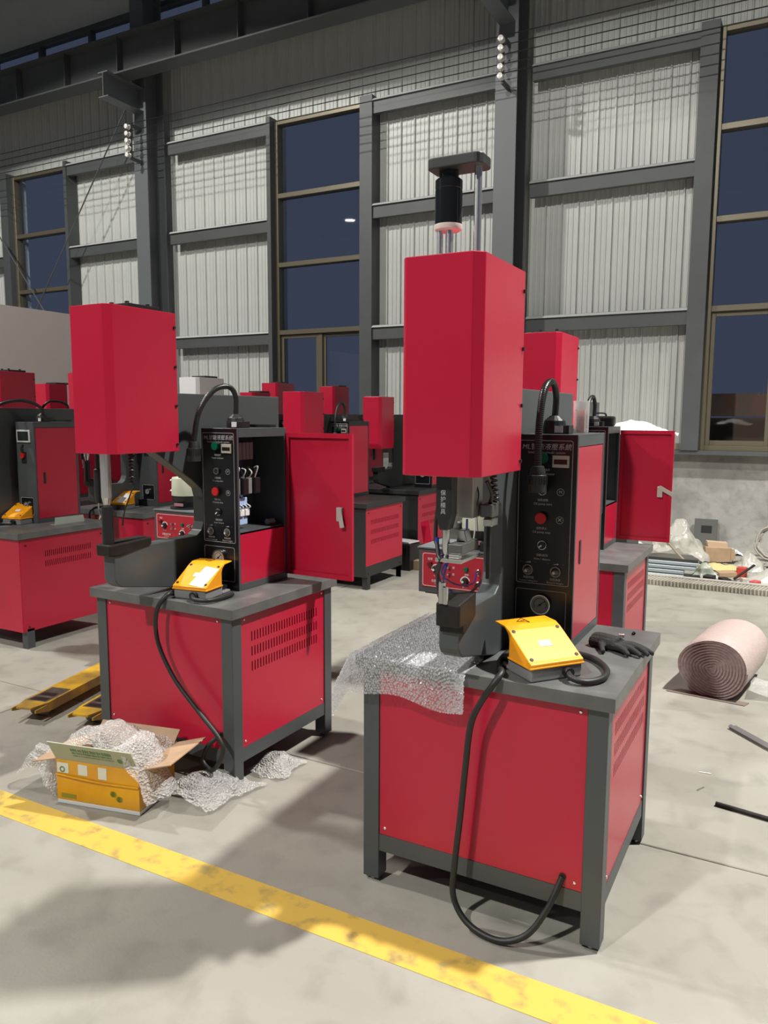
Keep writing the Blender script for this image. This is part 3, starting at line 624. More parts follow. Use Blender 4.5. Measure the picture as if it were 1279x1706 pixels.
press('insertion_press', 'dark red press head at the left edge in front of the white partition', (-5.81, 4.6), 0, detail=1, head=(-.455, -.14, .119, -.2, .17, 1.40, 1.955), ram='thin', top=1.6, yb=.9,
      lamp_pts=[(-.32, .5, 1.58), (-.32, .5, 1.66), (-.34, .44, 1.70), (-.37, .33, 1.70), (-.40, .27, 1.62), (-.40, .25, 1.48)])
press('insertion_press', 'small dark red press head right beside the one at the left edge', (-6.6, 5.75), 0, detail=0, head=(-.48, -.14, .11, -.2, .05, 1.40, 1.90), ram='thin', top=1.6, yb=.9)

# ------------------------------------------------------------------ foot pedals
def foot_pedal(label, loc, rz, W=.19, paper=False, detail=2, cable=None, loop=None):
    e = empty('foot_pedal', loc, rz); tag(e, label, 'foot pedal', 'orange foot pedals on the press tables'); h = W/2
    bs = B(-h+.004, h-.004, .002, .135, 0, .04); bs.box(-h+.004, h-.004, .135, .20, 0, .012); bs.obj('base', PEDG, e, bevel=.005)
    pr_ = [(0, .042), (0, .056), (.012, .062), (.125, .128), (.15, .138), (.212, .140), (.212, .135), (.15, .131), (.132, .118), (.124, .10), (.124, .042)]
    cv = MB().prism(pr_, -h, h, 'x').obj('cover', ORANGE, e, bevel=.003)
    MB().prism([(-.002, .040), (-.002, .046), (.128, .046), (.128, .040)], -h-.003, h+.003, 'x').obj('cover_rim', ORANGE, e, bevel=.002)
    MB().prism([(.126, .014), (.126, .05), (.20, .03), (.20, .014)], -h+.02, h-.02, 'x').obj('treadle', BLK, e, bevel=.004)
    sl = math.atan2(.066, .113)
    def on_slope(t): return (0, .012+.113*t, .062+.066*t)
    lb = MB().box(-.021, .021, -.012, .012, .0002, .0012).xf(Matrix.Translation(on_slope(.5)) @ Matrix.Rotation(sl, 4, 'X')); lb.obj('rating_label', WHT, cv)
    for sx in (-1, 1):
        for t in (.06, .97):
            MB().lathe([(.006, 0), (.006, .003), (.004, .0035)], (0, 0, 0), 'z', 10).xf(Matrix.Translation((sx*(h-.014), on_slope(t)[1], on_slope(t)[2]-.001)) @ Matrix.Rotation(sl, 4, 'X')).obj('screw', OXIDE, cv)
    if detail >= 2:
        tri = [(-.024, .004), (.026, -.006), (.002, .034)]
        def ln(p, q, wd=.0012):
            d = Vector((q[0]-p[0], q[1]-p[1])); n = Vector((-d.y, d.x)).normalized()*wd
            return [(p[0]+n.x, p[1]+n.y), (q[0]+n.x, q[1]+n.y), (q[0]-n.x, q[1]-n.y), (p[0]-n.x, p[1]-n.y)]
        tm = MB()
        for a, b_ in ((tri[0], tri[1]), (tri[1], tri[2]), (tri[2], tri[0]), ((.002, .018), (.0, .004))): tm.prism(ln(a, b_), .1405, .1414, 'z')
        tm.xf(Matrix.Translation((.0, .182, -.0008)) @ Matrix.Rotation(R(100), 4, 'Z')) ; tm.obj('warning_triangle', BLK, cv)
    if paper: MB().box(-.0, .075, -.062, .062, .0006, .0014).xf(Matrix.Translation(on_slope(.46)) @ Matrix.Rotation(sl, 4, 'X') @ Matrix.Rotation(R(-8), 4, 'Z')).obj('paper_tag', WHT, cv)
    MB().lathe([(.017, -.022), (.017, -.012), (.013, -.010), (.013, .004)], (.03, 0, .022), 'y', 12).obj('cable_gland', BLK, e, smooth=40)
    inv = (Matrix.Translation(loc) @ Matrix.Rotation(rz, 4, 'Z')).inverted()
    for i, pts in enumerate([p for p in (loop, cable) if p]):
        MB().tube([inv @ Vector(p) for p in pts], .0098, 10, True, 8).obj('cable', RUB, e, smooth=60)
    return e
def L1(x, y, z): return (O1[0]+x, O1[1]+y, z)
c2_, s2_ = math.cos(YAW2), math.sin(YAW2)
def L2(x, y, z): return (O2[0]+c2_*x-s2_*y, O2[1]+s2_*x+c2_*y, z)
foot_pedal('orange foot pedal with white rating label on the nearest press table', L1(-.170, .060, .8005), R(51),
    loop=[L1(-.140, .07, .823), L1(-.12, .045, .818), L1(-.08, .05, .812), L1(-.045, .11, .812), L1(-.055, .20, .812), L1(-.12, .29, .812), L1(-.22, .32, .812), L1(-.32, .30, .812), L1(-.375, .22, .812), L1(-.372, .12, .812), L1(-.345, .04, .814)],
    cable=[L1(-.345, .04, .814), L1(-.322, -.01, .818), L1(-.335, -.045, .79), L1(-.375, -.055, .72), L1(-.40, -.06, .65), L1(-.414, -.06, .513), L1(-.428, -.06, .35), L1(-.442, -.062, .20), L1(-.44, -.075, .09), L1(-.38, -.095, .028), L1(-.28, -.105, .014), L1(-.20, -.085, .045), L1(-.15, -.045, .12), L1(-.119, .004, .209)])
foot_pedal('orange foot pedal with a torn white paper tag on the table with the open cabinet', L2(-.262, .032, .8005), R(9)+YAW2, W=.17, paper=True,
    loop=[L2(-.235, .025, .823), L2(-.20, -.005, .816), L2(-.14, .01, .815), L2(-.13, .09, .813), L2(-.14, .17, .812)],
    cable=[L2(-.345, .12, .813), L2(-.355, .04, .815), L2(-.345, -.015, .82), L2(-.375, -.05, .75), L2(-.368, -.055, .62), L2(-.273, -.06, .475), L2(-.14, -.06, .355), L2(-.03, -.062, .265), L2(-.006, -.064, .20), L2(-.06, -.068, .118), L2(-.125, -.055, .14), L2(-.115, -.03, .20), L2(-.07, .004, .244)])
foot_pedal('orange foot pedal at the left edge beside the grey display press', (-4.97, 3.60, .8005), R(8), detail=1, W=.17,
    cable=[(-5.06, 3.66, .813), (-5.09, 3.58, .815), (-5.02, 3.54, .813), (-4.92, 3.57, .813)])
foot_pedal('orange foot pedal seen through the throat of the open cabinet press', (-5.02, 4.62, .8005), R(12), detail=1, W=.19, paper=True,
    cable=[(-5.12, 4.7, .813), (-5.17, 4.62, .815), (-5.2, 4.52, .80), (-5.22, 4.515, .70), (-5.1, 4.5, .45), (-5.0, 4.51, .3)])

# ------------------------------------------------------------------ bowl feeders with red control boxes
def feeder(label, x, y, bx=.255):
    e = empty('bowl_feeder', (x, y, 0)); tag(e, label, 'part feeder', 'bowl feeders behind the presses'); w_, d_ = .37, .26
    st = B(w_-.13, w_, .07, .21, 0, .012); st.box(w_-.09, w_-.05, .11, .15, .012, .79); st.box(.02, w_-.02, .03, d_-.03, .79, .8); st.obj('stand', GREY, e)
    B(0, w_, 0, d_, .8005, 1.0).obj('control_box', GREY, e, bevel=.003)
    B(-.004, w_+.004, -.006, d_, 1.0005, 1.008).obj('top_plate', STEELL, e, bevel=.001)
    pn = B(.018, w_-.018, -.003, -.0005, .828, .985).obj('control_panel', REDG, e); yy = -.0036
    ring_outline(.022, w_-.022, .832, .981, yy, .0022, .01).obj('panel_outline', WHT, pn)
    MB().lathe([(.011, 0), (.013, .012)], (.058, -.015, .932), 'y', 12).obj('indicator_light', mat('dark_red', (.12, .0, .004), .3), pn); text('lettering', '電源', .012, WHT, pn, (.058, yy, .955))
    def knob(kx, kz, r):
        annulus(kx, kz, yy, r*1.15, r*1.45, 10, 190).obj('dial_scale', WHT, pn); MB().lathe([(r*.8, 0), (r, .012), (r, .016)], (kx, -.019, kz), 'y', 16).obj('dial_knob', BLK, pn)
        MB().cyl((kx-r*.4, -.0205, kz), r*.35, .0015, 'y', 8).obj('knob_cap', WHT, pn); text('lettering', '0—10', .009, WHT, pn, (kx, yy, kz-r*1.7))
    knob(.088, .910, .017); knob(.228, .87, .016)
    for z in (.925, .895):
        MB().lathe([(.004, -.014), (.008, -.004), (.009, 0)], (.15, -.003, z), 'y', 10).obj('toggle_switch', STEEL, pn); text('lettering', '開' if z > .91 else '關', .011, WHT, pn, (.172, yy, z))
    MB().lathe([(.009, 0), (.012, .010)], (.232, -.013, .924), 'y', 14).obj('start_button', GREEN, pn); text('lettering', '啟動', .010, WHT, pn, (.235, yy, .90))
    for kx in (.29, .325):
        for kz in (.922, .868): MB().lathe([(.005, -.024), (.006, -.012), (.010, -.010), (.010, 0)], (kx, -.003, kz), 'y', 10).obj('air_fitting', STEEL, pn, smooth=40); text('lettering', '氣', .009, WHT, pn, (kx, yy, kz-.02))
    text('lettering', '自動送料機', .014, WHT, pn, (.10, yy, .857)); text('lettering', 'Auto feeder', .008, WHT, pn, (.10, yy, .845))
    by = .135
    MB().lathe([(.105, 1.0085), (.105, 1.018), (.075, 1.02), (.08, 1.045), (.092, 1.06), (.095, 1.09)], (bx, by, 0), 'z', 28).obj('drive_base', BLK, e, smooth=40)
    MB().lathe([(.094, 1.0905), (.096, 1.094), (.092, 1.20), (.088, 1.203), (.08, 1.19), (.02, 1.185)], (bx, by, 0), 'z', 32).obj('bowl', CREAM, e, smooth=40)
    MB().lathe([(.045, 1.188), (.06, 1.22), (.058, 1.222), (.03, 1.215)], (bx, by, 0), 'z', 20).obj('hopper_rim', BLK, e, smooth=40)
    for z in (1.115, 1.18): MB().lathe([(.008, 0), (.008, .014), (.005, .02)], (bx-.115, by-.02, z), 'x', 10).obj('clamp_screw', STEEL, e)
    B(bx-.02, bx+.05, by-.097, by-.093, 1.03, 1.048).obj('name_plate', mat('plate_pink', (.35, .16, .2), .4), e)
    return e
f1 = feeder('bowl feeder with red control box behind the throat of the nearest press', O1[0]-1.056, O1[1]+.93)
feeder('bowl feeder with red control box seen under the diagonal arm of the open cabinet press', -3.53, 3.55, .15)
# sensor post and track beside the first bowl
fx, fy = .33, .06
B(fx-.012, fx+.012, fy-.012, fy+.012, 1.0085, 1.26).obj('sensor_post', OXIDE, f1, bevel=.002)
B(fx-.055, fx+.03, fy-.03, fy+.02, 1.235, 1.285).obj('sensor_block', mat('fixture_grey', (.16, .16, .155), .35, .7), f1, bevel=.004)
B(fx-.05, fx+.036, fy-.035, fy-.031, 1.21, 1.225).obj('sensor_bar', STEEL, f1); B(fx-.04, fx+.036, -.0, .05, 1.0085, 1.05).obj('track_base', OXIDE, f1, bevel=.003)
MB().tube([(fx+.02, fy, 1.27), (fx+.05, fy, 1.24), (fx+.04, fy, 1.19), (fx-.0, fy-.03, 1.18)], .004, 6).obj('sensor_cable', BLK, f1)
MB().tube([(fx-.05, fy, 1.25), (fx-.075, fy-.03, 1.20), (fx-.07, fy-.04, 1.10), (fx-.08, fy-.04, 1.02)], .003, 6).obj('air_hose', WHT, f1)

# ------------------------------------------------------------------ bubble wrap on the nearest table
FILM = clear('bubble_film', (.62, .63, .65), .24, .25, .6, 300)
DOME = clear('bubble_dome', (.84, .85, .88), .46, .16)
def wrap_pos(a, b):
    """a: metres along x from the right edge of the sheet going left; b: 0..1 from the back edge to the hanging front edge"""
    x, z = -.432-a, .8035
    back = .60 if x < -.53 else .60-(x+.53)/.10*.52
    y = back-b*(back+.024+.128+.010*math.sin(x*21)+.012*max(0, min(1, (x+.6)/.15)))
    ex, ey = -.834, -.024
    if y < ey:
        d = ey-y; k = min(d/.02, 1); y = ey-.012*k-.06*max(d-.02, 0)*(1+.3*math.sin(x*19)); z -= max(0, d-.008)*.99
    if x < ex:
        d = ex-x; x = ex-.010-.42*d; z -= max(0, d-.008)*.86; y -= .05*d
    z += .0015*noise.noise(Vector((x*12, y*12, z*5)))
    if z < .79: y += .008*noise.noise(Vector((x*9, 3, z*7)))
    return Vector((O1[0]+x, O1[1]+y, z))
AW = .545
e = empty('bubble_wrap_sheet', (O1[0], O1[1], .8)); tag(e, 'sparkling bubble wrap sheet draped over the left of the nearest press table', 'bubble wrap')
off = -Vector((O1[0], O1[1], .8))
MB().grid(lambda u, v: wrap_pos(u*AW, v)+off, 80, 110).obj('film', FILM, e, smooth=80)
dm = MB(); pitch = .0092; j = 0; b = .006
while b < .995:
    a = .004+(pitch/2 if j % 2 else 0)
    while a < AW-.004:
        p = wrap_pos(a, b); tu = wrap_pos(a+.002, b)-p; tv = wrap_pos(a, b+.003)-p; n = tv.cross(tu)
        if n.length > 0:
            n.normalize(); tu.normalize(); tv = n.cross(tu); p = p+off
            r = random.uniform(.0034, .0046); vs = []
            jx = tuple(random.uniform(-1.0, 1.0) for _ in range(2)); p = p+tu*random.uniform(-.0022, .0022)+tv*random.uniform(-.0022, .0022); nn = (n+tu*jx[0]+tv*jx[1])
            for rr, hh in ((r, 0), (r*.72, r*.55)):
                for k in range(6): an = math.pi*k/3; vs.append(p+tu*(rr*math.cos(an))+tv*(rr*math.sin(an))+nn*hh)
            vs.append(p+nn*(r*.75))
            dm.add(vs, [(k, (k+1) % 6, 6+(k+1) % 6, 6+k) for k in range(6)]+[(6+k, 6+(k+1) % 6, 12) for k in range(6)])
        a += pitch
    b += .0105; j += 1
tag(dm.obj('bubbles', DOME, e), 'rows of small clear bubbles', kind='stuff')

# ------------------------------------------------------------------ small things on the nearest table
def glove():
    gl = bpy.data.materials.new('glove_black'); mb = MB()
    def fl(pts, rr, z=.016): mb.tube([Vector((p[0], p[1], p[2] if len(p) > 2 else z)) for p in pts], rr, 8, True, 4)
    # in the table plane: wrist at the left, fingers to the right front
    fl([(-.10, .035), (-.07, .03), (-.03, .018), (.0, .006)], [.024, .026, .028, .029, .03], .018)
    fl([(-.105, .02, .014), (-.06, .012, .016), (-.01, -.004, .018)], [.018, .022, .024], .016)
    fl([(-.10, .05, .016), (-.05, .045, .017), (0, .03, .018)], [.018, .02, .02], .016)
    for pts in ([(0, .032), (.04, .03, .021), (.085, .012, .017), (.115, -.004, .010)], [(0, .016), (.045, .008, .022), (.085, -.012, .018), (.105, -.028, .010)], [(0, .0), (.035, -.014, .02), (.07, -.036, .015), (.085, -.05, .009)], [(-.01, -.012), (.015, -.03, .018), (.04, -.05, .013), (.048, -.062, .009)]):
        fl(pts, [.013, .013, .0125, .012, .0115, .011, .0105, .010, .009, .009, .008])
    fl([(-.06, .0, .016), (-.05, -.03, .015), (-.038, -.058, .012), (-.033, -.07, .009)], [.014, .014, .013, .012, .011, .01, .009])
    return mb
g = glove(); GLM = mat('glove_black', (.02, .021, .021), .8, bump=.5, bscale=300)
MATS['glove_black'] = GLM
mz = min(v[2] for v in g.v); g.v = [(v[0], v[1], max(0.001, v[2])) for v in g.v]
go = g.obj('work_glove', GLM); go.location = L1(-.068, .45, .8); go.rotation_euler = (0, 0, R(-4))
rm = go.modifiers.new('remesh', 'REMESH'); rm.mode = 'VOXEL'; rm.voxel_size = .0035; rm.use_smooth_shade = True
sm = go.modifiers.new('smooth', 'SMOOTH'); sm.iterations = 4
tag(go, 'limp black work glove lying on the nearest press table', 'glove')
for i, (px, py, rz, lab) in enumerate(((-.145, .60, .3, 'tiny dark fastener nearest the glove on the press table'), (-.105, .635, -.2, 'longer shiny fastener in the middle of three on the table'), (-.065, .67, 1.2, 'tiny dark fastener furthest from the glove on the table'))):
    f = MB().lathe([(.0035, 0), (.0035, .016 if i == 1 else .008), (.006, .0165 if i == 1 else .0085), (.006, .02 if i == 1 else .012)], (0, 0, .0062), 'x', 10).obj('fastener', [OXIDE, STEEL, OXIDE][i]); f.location = L1(px, py, .8); f.rotation_euler = (0, 0, rz); tag(f, lab, 'fastener', 'loose fasteners on the press table')
CUPM = clear('clear_plastic', (.85, .83, .82), .16, .1)
cu = MB().lathe([(.020, 0), (.027, .001), (.029, .11), (.0305, .111), (.0305, .115), (.028, .115), (.026, .004), (.0, .004)], (0, 0, 0), 'z', 28, cap=False).obj('plastic_cup', CUPM, smooth=40); cu.location = L1(-.262, .60, 1.5315); tag(cu, 'clear plastic cup standing on the nearest control cabinet', 'cup')
B(-.014, .014, -.006, .006, .0045, .085).obj('cup_contents', mat('pink_strip', (.55, .3, .3), .5), cu)

# ------------------------------------------------------------------ things on the floor
def crumple(fn, nu, nv, amp, fs, seed):
    def g_(u, v):
        p = Vector(fn(u, v)); n_ = noise.noise_vector(p*fs+Vector((seed, 0, 0)))*amp + noise.noise_vector(p*fs*3+Vector((0, seed, 0)))*amp*.45 + noise.noise_vector(p*fs*8+Vector((0, 0, seed)))*amp*.16
        q = p+n_; q.z = max(q.z, .004); return q
    return MB().grid(g_, nu, nv)
WRAP = clear('crumpled_wrap', (.80, .79, .79), .44, .16, 1.0, 115, True)
# pallet truck, forks forward
FORK = mat('fork_yellow', (.72, .43, .02), .4, col2=(.30, .19, .05), vscale=7)
e = empty('pallet_truck', (-3.41, 3.045, 0), R(13)); tag(e, 'yellow pallet truck forks poking out behind the open cabinet press', 'pallet truck')
for sx, dy in ((-.17, 0), (.17, 0)):
    t_ = MB().prism([(sx-.075, -.40), (sx-.045, -.50), (sx+.045, -.50), (sx+.075, -.40), (sx+.075, .38), (sx-.075, .38)], .075, .085, 'z')
    t_.prism([(-.40, .035), (-.50, .06), (-.50, .075), (.38, .075), (.38, .035)], sx-.075, sx-.069, 'x'); t_.prism([(-.40, .035), (-.50, .06), (-.50, .075), (.38, .075), (.38, .035)], sx+.069, sx+.075, 'x')
    fo = t_.obj('fork', FORK, e)
    for k in (0, 1): B(sx-.045, sx+.045, -.39+k*.07, -.35+k*.07, .0852, .0866).obj('roller_slot', BLK, fo)
    B(sx-.06, sx+.06, -.40, -.20, .0851, .0856).obj('worn_patch', mat('worn_steel', (.13, .12, .10), .5, .4, var=.4, vscale=30), fo)
    for k in (0, 1): MB().cyl((sx-.04, -.37+k*.07, .036), .034, .08, 'x', 14).obj('fork_roller', mat('roller', (.2, .19, .17), .5), e)
B(-.245, .245, .38, .46, .03, .30).obj('crossbar', FORK, e, bevel=.01)
for sx in (-.06, .06): MB().cyl((sx-.02, 0.52, .09), .09, .04, 'x', 18).obj('steer_wheel', RUB, e)
MB().cyl((0, 0.52, .18), .035, .2, 'z', 14).obj('pump', BLK, e)
B(-.07, .07, .46, .56, .16, .185).obj('pump_bracket', FORK, e)
# taped carton
CARD = mat('cardboard', (.40, .27, .17), .8, var=.15, vscale=12)
TAPE = mat('orange_tape', (.72, .36, .012), .22, col2=(.62, .28, .01), vscale=6)
FLAPM = mat('carton_inside', (.40, .43, .33), .7)
a12 = R(12); e = empty('taped_carton', (-2.616, 2.04, 0), a12); tag(e, 'small open carton wrapped in orange tape, white bottom edge', 'carton'); W_, D_, H_ = .387, .26, .19
bx_ = MB(); bx_.box(0, W_, 0, .004, .02, H_); bx_.box(0, W_, D_-.004, D_, .02, H_); bx_.box(0, .004, .004, D_-.004, .02, H_); bx_.box(W_-.004, W_, .004, D_-.004, .02, H_); bx_.obj('taped_wall', TAPE, e)
bi = MB(); q_ = .0045; bi.box(q_, W_-q_, q_, q_+.002, .02, H_); bi.box(q_, W_-q_, D_-q_-.002, D_-q_, .02, H_); bi.box(q_, q_+.002, q_+.002, D_-q_-.002, .02, H_); bi.box(W_-q_-.002, W_-q_, q_+.002, D_-q_-.002, .02, H_); bi.obj('inner_wall', CARD, e)
B(.0, W_, 0, D_, .001, .018).obj('bottom_edge', WHITEP, e, bevel=.002)
ff = MB().box(0, W_, -.002, .002, 0, .105).xf(Matrix.Translation((0, .002, H_+.001)) @ Matrix.Rotation(R(28), 4, 'X') @ Matrix.Shear('XZ', 4, (-.35, 0))); ffo = ff.obj('carton_flap', FLAPM, e)
rf_ = MB().box(-.002, .002, 0, D_+.02, 0, .15).xf(Matrix.Translation((W_, 0, H_+.001)) @ Matrix.Rotation(R(74), 4, 'Y')); rf_.obj('carton_flap', CARD, e)
MB().box(-.002, .002, 0, D_, 0, .12).xf(Matrix.Translation((0, 0, H_+.001)) @ Matrix.Rotation(R(-104), 4, 'Y')).obj('carton_flap', CARD, e)
MB().box(0, W_, -.002, .002, 0, .07).xf(Matrix.Translation((0, D_, H_+.001)) @ Matrix.Rotation(R(-50), 4, 'X')).obj('carton_flap', CARD, e)
GP = mat('green_print', (.10, .22, .10), .6)
fm = Matrix.Translation((0, .002, H_+.001)) @ Matrix.Rotation(R(28), 4, 'X')
rnd = random.Random(3)
mk = MB()
for row, (zz, n, hh) in enumerate(((.075, 17, .010), (.056, 22, .005), (.040, 26, .003))):
    for k in range(n):
        xx_ = .10+.19*k/n; h2 = hh*rnd.uniform(.5, 1); mk.box(xx_, xx_+.19/n*rnd.uniform(.4, .8), -.0032, -.0024, zz-h2, zz+h2)
mk.xf(fm); mk.obj('printed_marks', GP, ffo)
annulus(.32, .045, -.003, 0, .013).xf(fm).obj('round_print', GP, ffo)
for (x0_, x1_, z0_, z1_) in ((.005, .06, .135, .178), (.105, .15, .135, .18), (.20, .24, .13, .18)): B(x0_, x1_, -.0015, -.0004, z0_, z1_).obj('white_patch', mat('patch_white', (.66, .68, .6), .3), e)
annulus(.03, .15, -.002, .007, .013).obj('round_print', GP, e); B(.02, .09, -.0015, -.0004, .03, .047).obj('printed_bar', mat('olive_print', (.25, .24, .02), .5), e)
for k in range(4): annulus(.27+.014*k-.02*(k % 2), .075-.018*(k // 2), -.0015, 0, .012).obj('printed_leaf', mat('olive_print', (.25, .24, .02), .5), e)
MB().tube([(0, -.003, .127), (.1, -.006, .122), (.22, -.004, .116), (W_, -.003, .118)], .004, 6).obj('tape_crease', TAPE, e)
# crumpled wrap around the carton: four loose pieces
def place(mb, name, m_, lab, cat, grp=None):
    o = mb.obj(name, m_, smooth=70); tag(o, lab, cat, grp); return o
ca, sa = math.cos(a12), math.sin(a12)
def K(x, y, z): return (-2.616+ca*x-sa*y, 2.04+sa*x+ca*y, z)
place(crumple(lambda u, v: K(.004+.375*u, .012+.27*v, .205+.10*math.sin(math.pi*min(1, u*.9+.12))*math.sin(math.pi*(v*.75+.2))), 40, 26, .028, 9, 1), 'bubble_wrap', WRAP, 'crumpled bubble wrap bulging out of the taped carton', 'bubble wrap', 'loose bubble wrap by the carton')
def drape(u, v):
    s = v*.30; x = .26+.18*v*1.0; 
    z = .285-.0*s if s < .1 else .285-(s-.1)*1.05
    return K(x+.02+.05*math.sin(u*3), -.03+.20*u-.03*v, z+.02*math.sin(u*math.pi))
place(crumple(drape, 30, 34, .022, 10, 4), 'bubble_wrap', WRAP, 'bubble wrap spilling over the right corner of the carton', 'bubble wrap', 'loose bubble wrap by the carton')
place(crumple(lambda u, v: (-2.30+.30*u+.04*v, 2.19+.34*v+.05*u, .012+.10*math.sin(math.pi*u)*math.sin(math.pi*(v*.75+.2))), 36, 36, .022, 10, 9), 'bubble_wrap', WRAP, 'bubble wrap heap on the floor between carton and press leg', 'bubble wrap', 'loose bubble wrap by the carton')
place(crumple(lambda u, v: (-2.86+.22*u, 2.05+.20*v, .012+.17*math.sin(math.pi*(u*.8+.2))*math.sin(math.pi*(v*.8+.15))), 26, 26, .03, 9, 13), 'bubble_wrap', WRAP, 'bubble wrap lump on the floor left of the carton', 'bubble wrap', 'loose bubble wrap by the carton')
place(crumple(lambda u, v: (-2.10+.18*u, 2.62+.22*v, .010+.07*math.sin(math.pi*u)*math.sin(math.pi*v)), 20, 20, .02, 12, 17), 'bubble_wrap', WRAP, 'bubble wrap scrap under the base of the open cabinet press', 'bubble wrap', 'loose bubble wrap by the carton')
# pink roll
PINK = mat('pink_wrap', (.52, .41, .39), .45, bump=.6, bscale=160, var=.08, vscale=30)
PINKE = mat('pink_roll_end', (.40, .30, .29), .7, bump=.6, bscale=70, var=.2, vscale=40)
e = empty('bubble_wrap_roll', (-.385, 4.66, 0), R(-8)); tag(e, 'fat roll of pinkish bubble wrap lying on the floor', 'bubble wrap roll')
def sq(a, r): return (r*1.04*math.cos(a), .168+max(-.166, r*.93*math.sin(a)-.0*math.cos(a))+.008*math.sin(a*2+.5))
mb = MB(); n = 40; L_ = .60
vs = []
for yy_ in [L_*k/8 for k in range(9)]:
    for k in range(n):
        a = 2*math.pi*k/n; p = sq(a, .185*(1-.03*(1 if yy_ in (0, L_) else 0)+.012*noise.noise(Vector((math.cos(a)*2, math.sin(a)*2, yy_*6))))); vs.append((p[0], yy_, p[1]))
fs = [(i*n+k, i*n+(k+1) % n, (i+1)*n+(k+1) % n, (i+1)*n+k) for i in range(8) for k in range(n)]+[tuple(range(8*n, 9*n))]
mb.add(vs, fs); mb.obj('rolled_wrap', PINK, e, smooth=50)
sp = MB(); tn = 11; N = tn*36; vs = []; fs = []
for i in range(N+1):
    a = 2*math.pi*i/36; r = .178*i/N; p = sq(a, r); q = sq(a, r+.178/tn*.55); vs += [(p[0], .0035, p[1]), (q[0], -.001, q[1])]
for i in range(N): fs.append((2*i, 2*i+1, 2*i+3, 2*i+2))
sp.add(vs, fs); n0 = [sq(2*math.pi*k/36, .18) for k in range(36)]; sp.add([(p[0], .008, p[1]) for p in n0], [tuple(range(36))]); sp.obj('roll_end', PINKE, e)
place(crumple(lambda u, v: (-.19+.55*u, 4.72+.30*v+.12*u, .006+.05*(1-u)**4), 40, 22, .008, 7, 5), 'bubble_wrap_tail', WRAP, 'flat tail of bubble wrap lying beside the pink roll', 'bubble wrap')
place(MB().prism([(-.62, 4.645), (-.20, 4.60), (-.18, 4.66), (-.55, 4.72)], .001, .004, 'z'), 'shadow_flap', mat('shadow_flap', (.16, .125, .105), .8), 'dark flap with painted shadow under the front of the pink roll', 'card')  # loose flap, its dark colour also paints the shadow under the roll
GALV = mat('galvanised', (.36, .37, .38), .35, .7)
for i, (p, q, w_, lab) in enumerate((((-.245, 4.225), (.35, 3.60), .012, 'outer of two steel angle bars on the floor below the roll'), ((-.222, 4.232), (.38, 3.605), .010, 'inner of two steel angle bars on the floor below the roll'), ((-.228, 3.325), (.5, 3.20), .009, 'single dark steel rod on the floor at the right edge'))):
    place(MB().tube([(p[0], p[1], w_+.001), (q[0], q[1], w_+.001)], w_, 4 if i < 2 else 8, False), 'steel_bar', GALV if i < 2 else OXIDE, lab, 'steel bar', 'loose bars on the floor')
# small litter
for i, (x_, y_, lab) in enumerate(((-.30, 3.62, 'thin white offcut strip on the floor right of the nearest press'), (-.30, 3.45, 'small grey offcut on the floor right of the nearest press'))):
    o = B(-.025, .025, -.003, .003, .0005, .003).obj('metal_offcut', [WHITEP, GALV][i]); o.location = (x_, y_, 0); o.rotation_euler = (0, 0, .1+i); tag(o, lab, 'offcut', 'floor litter')

# ------------------------------------------------------------------ things along the end wall
KERB = mat('kerb_stone', (.26, .235, .195), .8, var=.2, vscale=10)
kb = B(-3.0, 2.5, 7.62, 7.86, .0005, .05).obj('trim_9', KERB); struct(kb); tag(kb, 'low kerb strip with slanted pale ribs in front of the debris')
rb = MB(); x = -2.98
rr = random.Random(5)
while x < 2.45: wd = rr.uniform(.008, .013); rb.prism([(x, 7.615), (x+wd, 7.615), (x+wd+.05, 7.862), (x+.05, 7.862)], .05, .053, 'z'); rb.prism([(x, .003), (x+wd, .003), (x+wd, .05), (x, .05)], 7.612, 7.6195, 'y'); x += .031
rbo = rb.obj('kerb_ribs', mat('kerb_rib', (.40, .375, .32), .8), kb); rbo['kind'] = 'stuff'
B(-3.0, 2.5, 7.80, 7.86, .0532, .064).obj('kerb_lip', mat('kerb_lip', (.42, .40, .36), .8), kb)
BARM = mat('bar_blue_grey', (.36, .42, .45), .4, .3)
k = 0
for row in range(4):
    for col in range(3 if row < 3 else 2):
        x1_ = (-.97, -.97, -.86, -.84)[row]-col*.012; o = B(-2.6, x1_, 8.05+col*.085+row*.01, 8.125+col*.085+row*.01, .001+row*.042, .036+row*.042).obj('steel_section', BARM, bevel=.006); B(-2.6, x1_-.004, 8.06+col*.085+row*.01, 8.115+col*.085+row*.01, .0362+row*.042, .0428+row*.042).obj('gap_shade', BLK, o); k += 1  # black strip paints the shade in the gap above each section
        tag(o, 'pale blue grey steel section, %s layer, %s in the stack by the kerb' % (('bottom', 'second', 'third', 'top')[row], ('front', 'middle', 'rear')[col]), 'steel section', 'stacked steel sections')
BAG = clear('bag_film', (.52, .51, .46), .70, .3, .5, 30)
place(crumple(lambda u, v: (-1.50+.62*u, 8.95+.45*v, .02+.40*math.sin(math.pi*u)*math.sin(math.pi*(v*.8+.1))), 40, 40, .07, 4, 21), 'plastic_bag', BAG, 'large pale plastic bag behind the steel sections', 'plastic bag')
place(crumple(lambda u, v: (-1.95+.55*u, 8.45+.4*v, .02+.30*math.sin(math.pi*u)*math.sin(math.pi*v)), 30, 30, .05, 5, 25), 'plastic_bag', clear('white_film', (.78, .78, .72), .92, .4, .4, 20), 'white plastic sheeting under the open door of the rear press', 'plastic bag')
lb_ = MB().box(-.13, .13, -.02, .02, 0, .36).xf(Matrix.Translation((-.99, 10.08, .001)) @ Matrix.Rotation(R(-8), 4, 'X')); 
lo_ = place(lb_, 'grey_board', mat('board_grey', (.10, .10, .095), .6), 'grey board with dark cut out leaning on the concrete wall', 'board')
